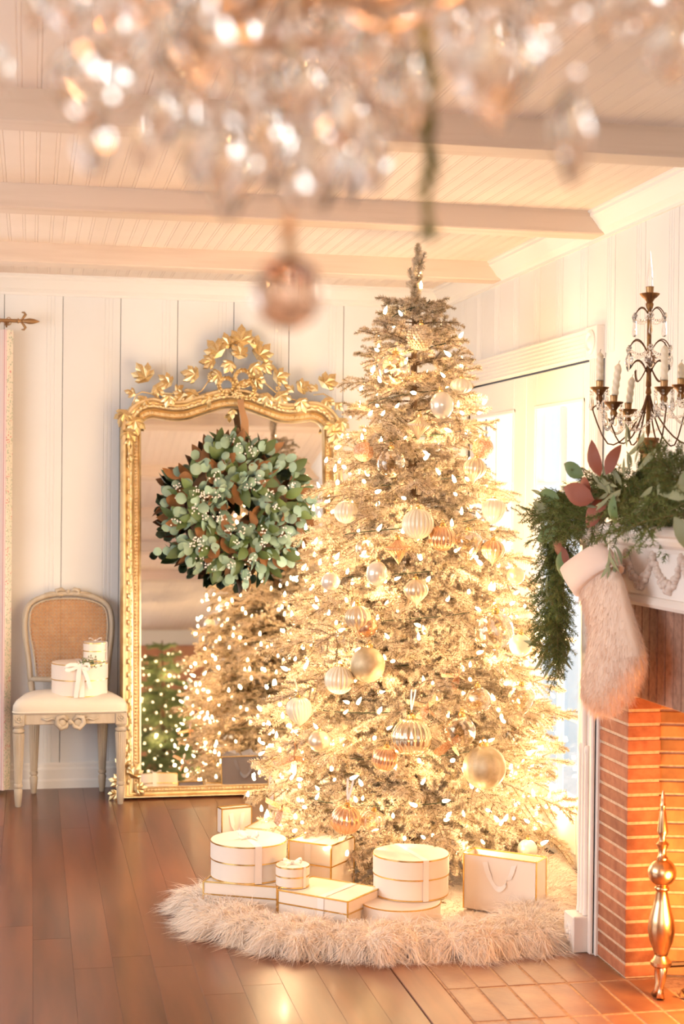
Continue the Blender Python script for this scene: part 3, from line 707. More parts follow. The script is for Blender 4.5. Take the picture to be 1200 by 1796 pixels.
# ------------------------------------------------------------------ ornaments
def prof_ball(n=14): return [(math.sin(PI * j / n), -math.cos(PI * j / n)) for j in range(n + 1)]
PROFS = {
 'ball': prof_ball(),
 'flat': [(a, b * .72) for a, b in prof_ball()],
 'egg': [(a, b * 1.12 if b > 0 else b * 1.22) for a, b in prof_ball()],
 'onion': [(0, -1.38), (.05, -1.3), (.12, -1.12), (.30, -.92), (.62, -.68), (.88, -.35), (1, 0), (.93, .35), (.74, .64), (.45, .86), (.2, .96), (0, 1)],
 'top': [(0, -1.25), (.07, -1.15), (.28, -.8), (.55, -.42), (.85, -.08), (1, .08), (.96, .18), (.62, .34), (.34, .55), (.16, .8), (0, .9)],
 'drop': [(0, -1.2), (.25, -1.12), (.5, -.85), (.8, -.3), (1, .2), (.98, .45), (.8, .72), (.5, .92), (.2, 1), (0, 1.02)],
 'acorn': [(0, -1.3), (.1, -1.22), (.45, -1.0), (.8, -.6), (1, -.1), (1, .3), (.88, .62), (.6, .88), (.25, 1), (0, 1.02)],
}
def ornament(px, py, rp, shape, mtl, flute, label, fd=.10, depth=.0, ribbon=False, tex=None, n=None, swirl=0):
    # on the crown's surface towards the camera
    P = at(px, py, TY - .3)
    for _ in range(4):
        r = crown_r(P.z) + depth; dx = P.x - TX; dy = math.sqrt(max(.0, r * r - dx * dx)) if abs(dx) < r else 0
        P = at(px, py, TY - dy + .01)
    R = rp / CAM_F * (P - CAM).dot(FWD)
    t = thing('ornament', label, 'ornament', P, rnd.uniform(0, 6), 'ornaments on the tree', rot=(rnd.uniform(-.12, .12), rnd.uniform(-.12, .12), rnd.uniform(0, 6)))
    n_ = n or (flute * 6 if flute else 28)
    b = MB(); prof = [(a * R, c * R) for a, c in PROFS[shape]]
    if swirl:
        vs = []; 
        for j, (r_, z_) in enumerate(prof):
            for k in range(n_):
                a = 2 * PI * k / n_; rr = r_ * (1 + fd * abs(math.cos((a + z_ / R * swirl) * flute / 2)) - fd * .5); vs.append((rr * math.cos(a), rr * math.sin(a), z_))
        b.add(vs, [(j*n_+k, j*n_+(k+1) % n_, (j+1)*n_+(k+1) % n_, (j+1)*n_+k) for j in range(len(prof)-1) for k in range(n_)])
    elif tex == 'facet':
        b.lathe(prof, 18, cap=False)
        for j in range(2, 13):
            for k in range(18):
                a = 2*PI*(k + .5*(j % 2))/18; r_, z_ = prof[j]; b.sphere((r_*math.cos(a), r_*math.sin(a), z_), R*.115, 5, 4)
    else: b.lathe(prof, n_, flute=flute, fd=fd, cap=False)
    b.build('glass_body', mtl, t, smooth=True)
    top = prof[-1][1]
    MB().lathe([(R*.22, top - R*.12), (R*.22, top + R*.10), (R*.16, top + R*.16), (0, top + R*.17)], 12).tube([(R*.1*math.cos(a), 0, top + R*.17 + R*.11 + R*.1*math.sin(a)) for a in [k*PI/5 for k in range(10)]], R*.025, 4, closed=True).build('cap', M_FOIL, t, smooth='auto')
    if ribbon:
        z1 = top + R * .3
        for s in (-1, 1): MB().strip([((0, 0, z1), (1, 0, .1)), ((s*.006, .004, z1 + .035), (1, 0, 0)), ((s*.01, .012, z1 + .075), (1, .2, 0))], .007).build('ribbon', M_RIBBON, t)
    return t
C_, CH, CR, PE, CO, ME, GO, GL = M_BAUB_CLEAR, M_BAUB_CH, M_BAUB_CREAM, M_BAUB_PEARL, M_BAUB_COP, M_BAUB_MERC, M_BAUB_GOLD, M_GLIT
ORN = [
 (737,592,22,'ball',CH,0,'small champagne ball with studded diamond texture near the tree top', dict(tex='facet')),
 (691,649,29,'ball',C_,0,'clear glass ball with gold flakes high on the tree', {}),
 (809,677,19,'flat',CR,14,'flattened ribbed cream ball below the top right lights', {}),
 (775,710,21,'egg',PE,0,'plain pearly egg ornament on the upper tree', dict(depth=.03)),
 (735,747,20,'top',CH,22,'champagne spinning-top ornament with fluted cone, upper tree', {}),
 (638,792,18,'ball',GL,0,'copper glitter ball at the left edge of the upper tree', {}),
 (686,812,26,'ball',C_,0,'clear flaked glass ball left of the upper trunk line', {}),
 (847,786,19,'ball',GL,0,'pink copper glitter ball at the right edge of the upper tree', {}),
 (833,822,20,'onion',CH,16,'pale champagne onion ornament below the pink glitter ball', {}),
 (733,919,27,'ball',CR,22,'ribbed cream ball at the middle of the tree', dict(depth=.03)),
 (607,898,20,'ball',CR,18,'ribbed cream ball beside the mirror frame', {}),
 (866,895,20,'acorn',CR,18,'ribbed cream acorn on the right beside the window', {}),
 (776,944,23,'ball',CO,18,'copper glitter ribbed ball right of the cream centre ball', {}),
 (820,955,25,'drop',C_,10,'wide clear glass drop ornament with wavy ridges', dict(swirl=1.2)),
 (865,966,20,'onion',CO,12,'shiny fluted copper ornament with pointed tip at the right edge', dict(fd=.16)),
 (698,963,22,'top',CO,22,'copper fluted spinning-top ornament left of centre', {}),
 (661,1005,19,'egg',PE,0,'plain pearly egg ornament left of centre', dict(depth=.03)),
 (730,1036,21,'onion',CH,14,'champagne fluted onion ornament at the centre of the tree', dict(depth=.03)),
 (580,1020,17,'ball',PE,0,'small pearly ball at the left edge beside the mirror', {}),
 (643,1098,20,'ball',CO,0,'plain copper ball tucked behind a fluted onion', dict(depth=-.03)),
 (628,1084,23,'onion',CH,12,'fluted champagne onion in front of a plain copper ball', dict(fd=.14)),
 (866,1106,34,'ball',M_BAUB_CLEAR,12,'large clear glass ball with white swirled stripes', dict(swirl=.5, depth=.03)),
 (645,1166,31,'ball',GO,0,'large matte gold ball on the left middle of the tree', {}),
 (595,1193,25,'ball',CR,20,'ribbed cream ball below the large matte gold ball', dict(depth=.03)),
 (525,1245,22,'acorn',CR,22,'ribbed cream acorn hanging at the left edge before the mirror', dict(ribbon=True)),
 (722,1293,34,'ball',ME,18,'large fluted mercury-gold ball with a ribbon bow above', dict(depth=.04, ribbon=True)),
 (675,1331,22,'ball',CO,20,'small ribbed copper ball beside the large fluted gold ball', dict(depth=.04)),
 (806,1283,29,'ball',C_,0,'clear glass ball with copper glitter beside the bow', {}),
 (850,1346,38,'ball',GO,12,'largest ornament, a frosted antique gold ball lower right', dict(fd=.03, depth=.03)),
 (607,1438,26,'ball',CO,16,'fluted copper ball hanging above the gift boxes', dict(depth=.05, ribbon=True, fd=.14)),
 (838,1228,24,'ball',C_,0,'clear flaked ball on the right middle of the tree', {}),
 (914,1226,25,'drop',C_,0,'clear glass drop at the right edge of the lower tree', {}),
 (913,1132,20,'ball',CR,0,'plain blush cream ball behind the swirled glass ball', dict(depth=-.03)),
 (655,1441,21,'ball',C_,16,'clear ribbed glass ball right of the hanging copper ball', {}),
 (925,1490,18,'ball',PE,0,'small pearly ball hanging above the gift bag', {}),
 (640,962,17,'ball',C_,0,'small clear ball left of the copper spinning top', {}),
 (560,1300,19,'ball',CH,0,'plain champagne ball low on the left side', {}),
 (905,1010,16,'ball',CH,0,'plain champagne ball at the right edge near the door', {}),
]
for px, py, rp, sh, mt, fl_, lab, kw in ORN: ornament(px, py, rp, sh, mt, fl_, lab, **kw)
# glittery ribbon loops tucked in the branches
def bow_loop(px, py, s, rz, label):
    P = at(px, py, TY - .3)
    for _ in range(3):
        r = crown_r(P.z); dx = P.x - TX; P = at(px, py, TY - math.sqrt(max(0, r * r - dx * dx)) + .04)
    t = thing('ribbon_bow', label, 'bow', P, group='copper ribbon bows on the tree')
    for k, (a, l) in enumerate(((.5, 1), (2.6, 1), (-.9, .8), (-2.2, .9))):
        a += rz; pp = []
        for q in range(9):
            u = q / 8; d = l * s * math.sin(PI * u); pp.append(((math.cos(a) * d + .12 * s * math.cos(2 * PI * u), -.25 * s * math.sin(2 * PI * u), math.sin(a) * d), (.3 * math.sin(a), 1, .3)))
        MB().strip(pp, s * .62).build('loop', M_GLIT, t, smooth=True)
    MB().sphere((0, -.01, 0), s * .18, 10, 7).build('knot', M_GLIT, t, smooth=True)
bow_loop(745, 1240, .062, .2, 'copper glitter bow above the large fluted ball')
bow_loop(788, 1302, .058, 1.3, 'copper glitter bow left of the frosted gold ball')
bow_loop(512, 1330, .06, .8, 'copper glitter bow at the lower left edge of the tree')
bow_loop(490, 1418, .055, 2., 'copper glitter bow above the largest round gift box')
bow_loop(800, 1185, .05, .5, 'copper glitter bow on the right middle of the tree')

# ------------------------------------------------------------------ second tree behind the camera, seen in the mirror
BG = {L: [] for L in LENS}
for L in LENS:
    for me in BR[L][:2]:
        m2 = me.copy(); m2.materials.clear(); m2.materials.append(M_GREENDL); m2.materials.append(M_BARK); BG[L].append(m2)
t2 = thing('green_christmas_tree', 'green fir tree with dense tiny lights, seen reflected at the left of the mirror', 'christmas tree', (1.30, -1.0, 0))
MB().lathe([(.03, 0), (.025, 1.0), (.006, 2.0)], 8).build('trunk', M_BARK, t2)
r2 = conifer(t2, BG, 2.31, 200, .17, None)
for z, az, L, el in r2: place_branch(t2, z * .93, az, L * .95, el, BG)
ls2 = thing('light_string', 'tiny lights wound on the green tree, seen only in the mirror', 'string lights', (1.30, -1.0, 0))
b = MB()
for i in range(420):
    z = .12 + 1.9 * (1 - (1 - (i + .5) / 420) ** .6); r = crown_r(z) * .95; az = i * 2.399
    b.lathe([(0, -.008), (.0052, 0), (0, .008)], 6, Tm(r * math.cos(az), r * math.sin(az), z * .95))
o = b.build('bulbs', M_BULB, ls2, smooth=True); o['kind'] = 'stuff'
for i in range(14): point('green_tree_bulb_light', (1.30 + .6 * math.cos(i * 2.4) * (1 - i / 16), -1.0 + .6 * math.sin(i * 2.4) * (1 - i / 16), .3 + .12 * i), 4, TL, .008)

# ------------------------------------------------------------------ mirror
MIR_LOC, MIR_TILT = Vector((.945, 7.15, 0)), -math.radians(7.2)
MIRM = Tm(*MIR_LOC) @ Rx(MIR_TILT); MIRI = MIRM.inverted()
def ml(px, py, yl=-.03):
    c = MIRI @ CAM; d = MIRI.to_3x3() @ ray(px, py); return c + d * ((yl - c.y) / d.y)
mi = thing('standing_mirror', 'tall gilded standing mirror with leaf cresting leaning against the wall', 'mirror', MIR_LOC, rot=(MIR_TILT, 0, 0))
def glass_outline():
    R = .06; hw = .442; zs = 1.783
    p = [(-hw, .045), (hw, .045), (hw, zs - R)]
    p += [(hw - R + R * math.cos(a), zs - R + R * math.sin(a)) for a in [PI/2 * k / 6 for k in range(1, 7)]]
    top = []
    for k in range(1, 30):
        x = (hw - R) * (1 - 2 * k / 30); u = abs(x) / (hw - R)
        top.append((x, zs - .012 * math.sin(PI * min(1, max(0, (u - .45) / .55))) + .055 * (math.cos(PI * min(1, u / .62)) * .5 + .5)))
    p += top
    p += [(-hw + R - R * math.sin(a), zs - R + R * math.cos(a)) for a in [PI/2 * k / 6 for k in range(0, 7)]]
    return p
GO_ = glass_outline()
def densify(p, mx_):
    q = []
    for i in range(len(p)):
        a, b = p[i], p[(i+1) % len(p)]; d = math.dist(a, b); n = max(1, int(d / mx_))
        q += [(a[0] + (b[0]-a[0])*k/n, a[1] + (b[1]-a[1])*k/n) for k in range(n)]
    return q
def normals(p):
    out = []; N = len(p)
    for i in range(N):
        a, c = p[i-1], p[(i+1) % N]; b = p[i]
        e1 = Vector((b[0]-a[0], b[1]-a[1])).normalized(); e2 = Vector((c[0]-b[0], c[1]-b[1])).normalized()
        n1, n2 = Vector((e1.y, -e1.x)), Vector((e2.y, -e2.x)); n = (n1 + n2); n = n / max(.35, n.dot(n1)) ; out.append(n)
    return out
def offset_sweep(b, path, prof, nscale=None):
    N = len(path); nr = normals(path); n = len(prof); vs = []
    for i, (x, z) in enumerate(path):
        for o_, y in prof:
            sx = o_; sz = o_ * (.52 if nr[i].y < -.3 else 1); vs.append((x + nr[i].x * sx, y, z + nr[i].y * sz))
    fs = [(i*n + k, i*n + k + 1, ((i+1) % N)*n + k + 1, ((i+1) % N)*n + k) for i in range(N) for k in range(n - 1)]
    b.add(vs, fs)
path = densify(GO_, .05)
b = MB(); offset_sweep(b, path, [(-.004, .0), (-.004, -.018), (.004, -.026), (.010, -.020), (.012, -.016), (.027, -.016), (.030, -.022), (.034, -.040), (.042, -.050), (.050, -.051), (.058, -.044), (.064, -.046), (.072, -.058), (.082, -.058), (.088, -.046), (.092, -.02), (.092, .03), (-.004, .03)])
fr = b.build('frame', M_GOLD, mi, smooth='auto')
poly = MB().add([(x, -.004, z) for x, z in GO_], [tuple(range(len(GO_)))]); poly.build('glass', M_MIRROR, mi)
MB().add([(x, .025, z) for x, z in GO_], [tuple(range(len(GO_)))][::-1]).build('backboard', M_BARK, mi)
pb = densify(GO_, .0165); nb = normals(pb); b = MB()
for (x, z), n_ in zip(pb, nb):
    k_ = .52 if n_.y < -.3 else 1; b.sphere((x + n_.x * .0195, -.019, z + n_.y * .0195 * k_), .0062, 6, 4)
o = b.build('beading', M_GOLD, mi, smooth=True); o['kind'] = 'stuff'
# carved leaf scroll running along the outer band
b = MB(); pc = densify(GO_, .03); nc = normals(pc)
for i, ((x, z), n_) in enumerate(zip(pc, nc)):
    if z < .06: continue
    b.sphere((x + n_.x * (.050 + .006 * (-1) ** i), -.050, z + n_.y * .05), .009, 6, 4, (.7 + .7 * abs(n_.y), .5, .7 + .9 * abs(n_.x)))
o = b.build('carved_band', M_GOLD, mi, smooth=True); o['kind'] = 'stuff'
def carved_leaf_mesh(lobes=5, s=1.):
    """vine leaf: jagged lobes around a raised centre, length ~1"""
    V = [(0, -.10, .0)]; out = []
    tips = [(-1.15, .62), (-.62, .86), (0, 1.), (.62, .86), (1.15, .62)] if lobes == 5 else [(-.8, .7), (0, 1.), (.8, .7)]
    pts = [(0, -.12)]
    allp = []
    for i, (a, r) in enumerate(tips):
        for da, rr in ((-.30, .70), (-.22, .80), (-.13, .84), (0, 1.), (.13, .84), (.22, .80), (.30, .70)):
            allp.append((math.sin(a + da) * r * rr, math.cos(a + da) * r * rr))
    b = MB(); n = len(allp)
    vs = [(0, -.16, .12)] + [(x, -.12 + .26 * (x*x + (y - .2) ** 2), y) for x, y in allp] + [(math.sin(a) * r * .5, -.19, math.cos(a) * r * .5) for a, r in tips] + [(0, .0, -.12)] + [(x * .97, .03 + .26 * (x*x + (y - .2) ** 2), y * .97) for x, y in allp]
    nt = len(tips); fs = []
    for i in range(n):
        if i + 1 < n:
            t = i // 7; 
            if i % 7 < 6: fs.append((i + 1, i + 2, 1 + n + t))
            else: fs.append((i + 1, i + 2, 0))
            fs.append((i + 1, 2 + n + nt + i, 3 + n + nt + i, i + 2))
    for t in range(nt): fs += [(0, 1 + t*7, 1 + n + t), (0, 1 + n + t, 1 + t*7 + 6)]
    fs += [(0, 1 + n + nt, 1), (0, n, 1 + n + nt)]
    return b.add(vs, fs).mesh('carved_leaf', M_GOLD_B)
LF = carved_leaf_mesh(); LF3 = carved_leaf_mesh(3)
wc = lambda x, y: (200 + x / 2.857, 570 + y / 2.857)
leaves = [(530,150,58,-.7),(575,110,46,-.3),(637,100,60,0),(700,110,44,.4),(722,165,56,.7),(625,165,50,.1),(690,205,48,2.4),(500,190,44,-1.5),(530,245,42,-2.2),(705,265,42,2.6),(745,205,42,1.7),(585,190,40,-2.6),
 (415,258,50,-1.3),(400,335,50,-2.6),(350,350,40,-2.0),(470,345,42,3.0),(165,275,58,-.6),(200,315,40,2.2),(155,365,40,-2.6),(103,350,32,-1.2),(280,300,44,-.9),(280,355,40,-2.8),(310,330,30,.9),(805,268,48,1.3),(825,345,52,2.6),(765,350,42,-2.9),(925,325,42,.9),(928,378,44,2.7),(895,335,34,-.8),(1048,305,54,.8),(1015,330,34,-.9),(1062,372,38,2.8),(1112,395,30,2.4),
 (60,435,50,-2.7),(100,470,52,2.9),(75,525,46,-3.0),(1130,475,52,2.8),(1095,490,44,-2.8),(1110,535,48,3.1),(75,575,30,3.1),(75,655,26,2.6),(590,425,30,3.1),(1100,590,28,3.0)]
for x, y, s, a in leaves:
    P = ml(*wc(x, y), -.045); L = s / 2.857 / CAM_F * 7.35 * 1.75
    inst('carved_leaf', LF if s > 36 else LF3, mi, M=Tm(P.x, -.045 - rnd.uniform(0, .02), P.z) @ Ry(a) @ Rx(rnd.uniform(-.3, .2)) @ Rz(rnd.uniform(-.4, .4)) @ Sc(L))
for px, py, s, a in ((218,1345,46,-.2),(212,1372,40,-1.3),(206,1390,36,-2.3),(232,1362,46,.5),(238,1385,38,1.4),(214,1320,30,.1)):
    P = ml(px, py, -.06); inst('carved_leaf', LF, mi, M=Tm(P.x, -.06, max(.02, P.z)) @ Ry(a) @ Sc(s / 2.857 / CAM_F * 7.2 * 1.6))
for px, py, s, a in ((590,1350,46,.2),(598,1378,40,1.3),(575,1362,44,-.5)):
    P = ml(px, py, -.06); inst('carved_leaf', LF, mi, M=Tm(P.x, -.06, max(.03, P.z)) @ Ry(a) @ Sc(s / 2.857 / CAM_F * 7.2 * 1.6))
# vine stems
for pts_ in ([(90,400),(110,350),(140,335),(190,345),(230,365)], [(240,340),(300,345),(350,365),(400,350)], [(400,350),(440,330),(480,270),(490,230)], [(740,235),(755,290),(800,330),(860,370)], [(860,365),(920,380),(960,375)], [(1000,350),(1050,345),(1095,370),(1120,420)], [(60,480),(70,600),(80,690)], [(1100,560),(1105,640),(1100,740)]):
    MB().tube([ml(*wc(*p), -.05) for p in pts_], .0035, 6).build('carved_stem', M_GOLD_B, mi, smooth=True)
# carved ribbon rings
def rib_ring(cx, cz, r, w_, yb, a0=0, a1=2*PI, squash=1.):
    b = MB(); pp = []
    for k in range(37):
        a = a0 + (a1 - a0) * k / 36; rr = r * (1 + .04 * math.cos(a * 14)); y = yb - .010 * math.cos(a * 14)
        pp.append(((cx + rr * math.cos(a), y, cz + rr * squash * math.sin(a)), (math.cos(a) * .5, -.85, math.sin(a) * .5)))
    b.strip(pp, w_); b.strip([((p[0] * 1, p[1], p[2]), (math.cos(a0 + (a1-a0)*k/36), .1, math.sin(a0 + (a1-a0)*k/36))) for k, (p, _) in enumerate(pp)], w_ * .8)
    b.build('carved_ribbon', M_GOLD_B, mi, smooth=True)
for (x, y, r) in ((563, 305, 38), (645, 268, 40), (662, 325, 42)):
    P = ml(*wc(x, y), -.06); rib_ring(P.x, P.z, r / 2.857 / CAM_F * 7.35, .026, -.07)
bb = MB()
for k in range(14):
    a = k * 2.4; r = .006 * math.sqrt(k); P = ml(*wc(608, 350), -.07); bb.sphere((P.x + r * math.cos(a), -.085, P.z + r * math.sin(a)), .007, 6, 5)
for (x, y) in ((480,262),(735,245),(250,300),(822,318)): 
    P = ml(*wc(x, y), -.06)
    for k in range(5): bb.sphere((P.x + .008 * math.cos(k*1.26), -.06, P.z + .008 * math.sin(k*1.26)), .006, 6, 5)
bb.build('carved_berries', M_GOLD_B, mi, smooth=True)

# ------------------------------------------------------------------ wreath
Wc = ml(417, 892, -.13)
wre = thing('wreath', 'eucalyptus and magnolia leaf wreath hanging on the gilded mirror by a bronze ribbon', 'wreath', MIRM @ Wc, rot=(MIR_TILT, 0, 0))
def leaf_mesh(name, L, W, mtl, kind='oval', cup=.25, fold=.15):
    b = MB(); rows = []; n = 7
    for i in range(n):
        t = i / (n - 1)
        if kind == 'round': w = W * math.sin(PI * min(1, t * .97 + .03)) ** .55
        elif kind == 'oval': w = W * math.sin(PI * t ** .85) ** .8
        else: w = W * math.sin(PI * t) ** .9
        y = -cup * L * math.sin(PI * t) * .5 + cup * L * .2 * t
        rows.append([(-w/2, y + fold * w, L * t), (0, y, L * t), (w/2, y + fold * w, L * t)])
    vs = [p for r in rows for p in r]; fs = []
    for i in range(n - 1):
        a = 3 * i; fs += [(a, a+1, a+4, a+3), (a+1, a+2, a+5, a+4)]
    return b.add(vs, fs).mesh(name, mtl, True)
EU = [leaf_mesh('eucalyptus_leaf', .043, .040, M_EUC, 'round'), leaf_mesh('eucalyptus_leaf', .034, .031, M_EUC, 'round', -.2)]
MG = leaf_mesh('magnolia_leaf', .085, .040, M_MAGT, 'oval', .3); MBk = leaf_mesh('magnolia_leaf', .085, .040, M_MAGB, 'oval', -.3)
MB().tube([(.2 * math.cos(a), 0, .2 * math.sin(a)) for a in [2*PI*k/32 for k in range(32)]], .04, 8, closed=True).build('twig_ring', M_BARK, wre, smooth=True)
nleaf = 0; extra = []
def wreath_leaf(me, k):
    global nleaf
    th = rnd.uniform(0, 2*PI); ph = rnd.uniform(-.5, PI + .5) if k else rnd.uniform(.1, PI - .1)   # 0 outward, pi inward, pi/2 towards the room
    R0 = .205; r = rnd.uniform(.075, .135) if k < 2 else rnd.uniform(.05, .10)
    rad = R0 + r * math.cos(ph) * 1.05; y = -r * math.sin(ph) * .95
    P = Vector((rad * math.cos(th), y, rad * math.sin(th)))
    out = Vector((math.cos(th) * math.cos(ph), -math.sin(ph), math.sin(th) * math.cos(ph)))
    tan = Vector((-math.sin(th), 0, math.cos(th)))
    d = (out * rnd.uniform(.2, .8) + tan * rnd.uniform(-.9, .3) + Vector((math.cos(th), 0, math.sin(th))) * rnd.uniform(.2, .9) + Vector((rnd.gauss(0, .35), rnd.gauss(0, .2), rnd.gauss(0, .35)))).normalized()
    nrm = (out + Vector((rnd.gauss(0, .35), -.45, rnd.gauss(0, .35)))).normalized(); xx = d.cross(nrm).normalized(); nn = xx.cross(d)
    M = Matrix((xx, -nn, d)).transposed().to_4x4(); M = Tm(*P) @ M @ Sc(rnd.uniform(.85, 1.2)); return M @ Sc(1.18)
pool = [(EU[0], 0)] * 105 + [(EU[1], 1)] * 65 + [(MG, 2)] * 68 + [(MBk, 2)] * 54
for me, k in pool: inst(me.name.split('.')[0], me, wre, M=wreath_leaf(me, k))
b = MB(); mats_ = [M_EUC, M_MAGT, M_MAGB]
for me, k in [(EU[0], 0)] * 110 + [(EU[1], 0)] * 60 + [(MG, 2)] * 90 + [(MBk, 2)] * 70:
    M = wreath_leaf(me, k); b.m = 0 if me in EU else (1 if me is MG else 2); b.add([v.co for v in me.vertices], [tuple(p.vertices) for p in me.polygons], M)
o = b.build('leaves', mats_, wre, smooth=True); o['kind'] = 'stuff'
b = MB()
for c in range(34):
    th = rnd.uniform(0, 2*PI); ph = rnd.uniform(.5, 2.6); rad = .205 + .135 * math.cos(ph); P = Vector((rad * math.cos(th), -.135 * math.sin(ph) - .012, rad * math.sin(th)))
    for k in range(9): b.sphere(P + Vector((rnd.gauss(0, .012), rnd.gauss(0, .006), rnd.gauss(0, .012))), .0042, 6, 4)
o = b.build('berries', M_BERRY, wre, smooth=True); o['kind'] = 'stuff'
# stray sprigs at the rim
for (x, y) in ((240,1130),(265,1110),(290,1105),(905,685),(985,900),(1005,880),(990,930),(960,1100)):
    P = ml(*wc(x, y), -.13) - Wc; M = Tm(*P) @ Ry(rnd.uniform(0, 6)) @ Rx(rnd.uniform(-.4, .4)); inst('eucalyptus_leaf', EU[0], wre, M=M)
rt, rm = ml(424, 705, -.085) - Wc, ml(430, 775, -.12) - Wc
MB().strip([((rt.x - .006, rt.y, rt.z + .012), (1, 0, .2)), ((rt.x - .004, rt.y - .015, rt.z - .03), (1, .3, 0)), ((rm.x, rm.y - .01, (rt.z + rm.z) / 2), (1, -.3, 0)), ((rm.x + .004, rm.y, rm.z - .03), (1, .5, 0))], .032).strip([((rt.x - .004, rt.y + .005, rt.z + .012), (1, 0, -.3)), ((rt.x, rt.y - .005, rt.z - .03), (1, -.4, 0)), ((rm.x - .006, rm.y, (rt.z + rm.z) / 2), (1, .4, 0)), ((rm.x - .012, rm.y + .01, rm.z - .03), (1, 0, 0))], .026).build('ribbon', M_COPPER_RIB, wre, smooth=True)

# ------------------------------------------------------------------ chair
chx, chy = .178, 7.15
ch = thing('dining_chair', 'limed wood chair with oval cane back and cream seat beside the mirror', 'chair', (chx, chy, 0))
def chair_leg(x, y, h, r, name='leg'):
    b = MB(); prof = [(.010, 0), (.013, .004), (.017, .05), (.019, .075), (.013, .085), (.019, .09), (.019, .10), (.015, .105)]
    b.lathe(prof, 16, Tm(x, y, 0)); n = 32
    for_prof = [(.0155, .105), (.0165, .13), (.024, h - .085), (.0235, h - .075)]
    b.lathe(for_prof, n, Tm(x, y, 0), flute=16, fd=.14)
    b.lathe([(.018, h - .076), (.026, h - .068), (.026, h - .06), (.018, h - .052), (.025, h - .045), (.020, h - .04)], 16, Tm(x, y, 0))
    b.box(x - .026, x + .026, y - .026, y + .026, h - .041, h + .012, bev=.003)
    return b.build(name, M_GREIGE, ch, smooth='auto')
fx, bx = .2265, .158
for s in (-1, 1):
    l = chair_leg(s * fx, -.14 + (0 if s > 0 else .0), .405, 1)
    bq = MB()
    for k in range(8):
        a = 2*PI*k/8; bq.sphere((s*fx + .012*math.cos(a), -.1665, .395 + .012*math.sin(a)), .0062, 6, 4, (1, .5, 1))
    bq.sphere((s*fx, -.168, .395), .006, 6, 4, (1, .6, 1)); bq.build('rosette', M_GREIGE, l, smooth=True)
    chair_leg(s * bx, .165, .405, 1)
# apron
MB().box(-fx + .02, fx - .02, -.156, -.136, .368, .416, bev=.003).build('apron', M_GREIGE, ch)
for s in (-1, 1):
    MB().box(-.01, .01, -.15, .15, .368, .414, Tm(s * .195, .01, 0) @ Rz(s * .225), bev=.003).build('apron', M_GREIGE, ch)
MB().box(-.16, .16, .155, .175, .37, .414, bev=.003).build('apron', M_GREIGE, ch)
b = MB()
for s in (-1, 1):
    b.tube([(s*.012, -.164, .385), (s*.03, -.168, .405), (s*.055, -.168, .40), (s*.06, -.167, .375), (s*.04, -.168, .352), (s*.018, -.168, .36), (s*.01, -.165, .378)], [.006, .010, .011, .012, .012, .01, .006], 8)
    b.tube([(s*.055, -.160, .385), (s*.08, -.162, .397), (s*.10, -.16, .388), (s*.125, -.16, .397)], [.007, .006, .006, .004], 6)
    b.sphere((s*.035, -.166, .378), .016, 8, 6, (1.2, .4, 1))
b.sphere((0, -.168, .380), .013, 10, 7, (1, .6, 1)); b.build('carved_bow', M_GREIGE, ch, smooth=True)
# seat cushion
def rounded_poly(pts, r, n=5):
    out = []; N = len(pts)
    for i in range(N):
        p = Vector(pts[i]); a = (Vector(pts[i-1]) - p).normalized(); c = (Vector(pts[(i+1) % N]) - p).normalized(); half = a.angle(c) / 2; t = r / math.tan(half)
        A, Cc = p + a * t, p + c * t
        for k in range(n + 1):
            u = k / n; out.append(tuple(A * (1-u)**2 + p * 2*u*(1-u) + Cc * u*u))
    return out
sp = rounded_poly([(-.258, -.165), (.258, -.165), (.205, .165), (-.205, .165)], .05)
b = MB(); lay = [(.97, .414), (1.0, .42), (1.015, .432), (1.01, .452), (.96, .472), (.82, .486), (.55, .496), (.25, .500)]; n = len(sp); vs = []
for s_, z in lay: vs += [(x * s_, y * s_ , z) for x, y in sp]
fs = [(j*n+i, j*n+(i+1) % n, (j+1)*n+(i+1) % n, (j+1)*n+i) for j in range(len(lay)-1) for i in range(n)] + [tuple((len(lay)-1)*n+i for i in range(n)), tuple(range(n-1, -1, -1))]
b.add(vs, fs).build('seat', M_LINEN, ch, smooth=True)
MB().tube([(x * 1.012, y * 1.012, .424) for x, y in sp], .0042, 6, closed=True).build('piping', M_LINEN, ch, smooth=True)
# back: frame from the pixel outline, leaning back
def backpt(px, py):
    P = at(px, py, 7.37); x, z = P.x - chx, P.z; return (x, .165 + (z - .42) * .155, z)
outer = [(44,1200),(40,1160),(36,1120),(36,1085),(44,1060),(62,1045),(90,1036),(119,1033),(148,1036),(178,1045),(197,1062),(204,1085),(203,1120),(199,1160),(194,1200)]
inner = [(64,1187),(60,1150),(53,1110),(52,1085),(58,1065),(75,1055),(95,1051),(119,1050),(143,1051),(166,1056),(183,1066),(188,1086),(188,1110),(182,1150),(178,1187)]
def smooth_path(p, n=4):
    out = []
    for i in range(len(p) - 1):
        p0, p1, p2, p3 = [Vector(p[max(0, min(len(p)-1, j))]) for j in (i-1, i, i+1, i+2)]
        for k in range(n):
            t = k / n; out.append(.5 * ((2*p1) + (p2-p0)*t + (2*p0-5*p1+4*p2-p3)*t*t + (-p0+3*p1-3*p2+p3)*t**3))
    return out + [Vector(p[-1])]
cen = smooth_path([tuple((a + b_) / 2 for a, b_ in zip(backpt(*o_), backpt(*i_))) for o_, i_ in zip(outer, inner)])
MB().tube(cen, .0215, 12, flat=.62).build('back_frame', M_GREIGE, ch, smooth=True)
inn = smooth_path([backpt(*i_) for i_ in inner])
MB().tube([p + Vector((0, -.012, 0)) for p in inn], .004, 6, closed=True).build('back_moulding', M_GREIGE, ch, smooth=True)
c0, c1 = cen[0], cen[-1]
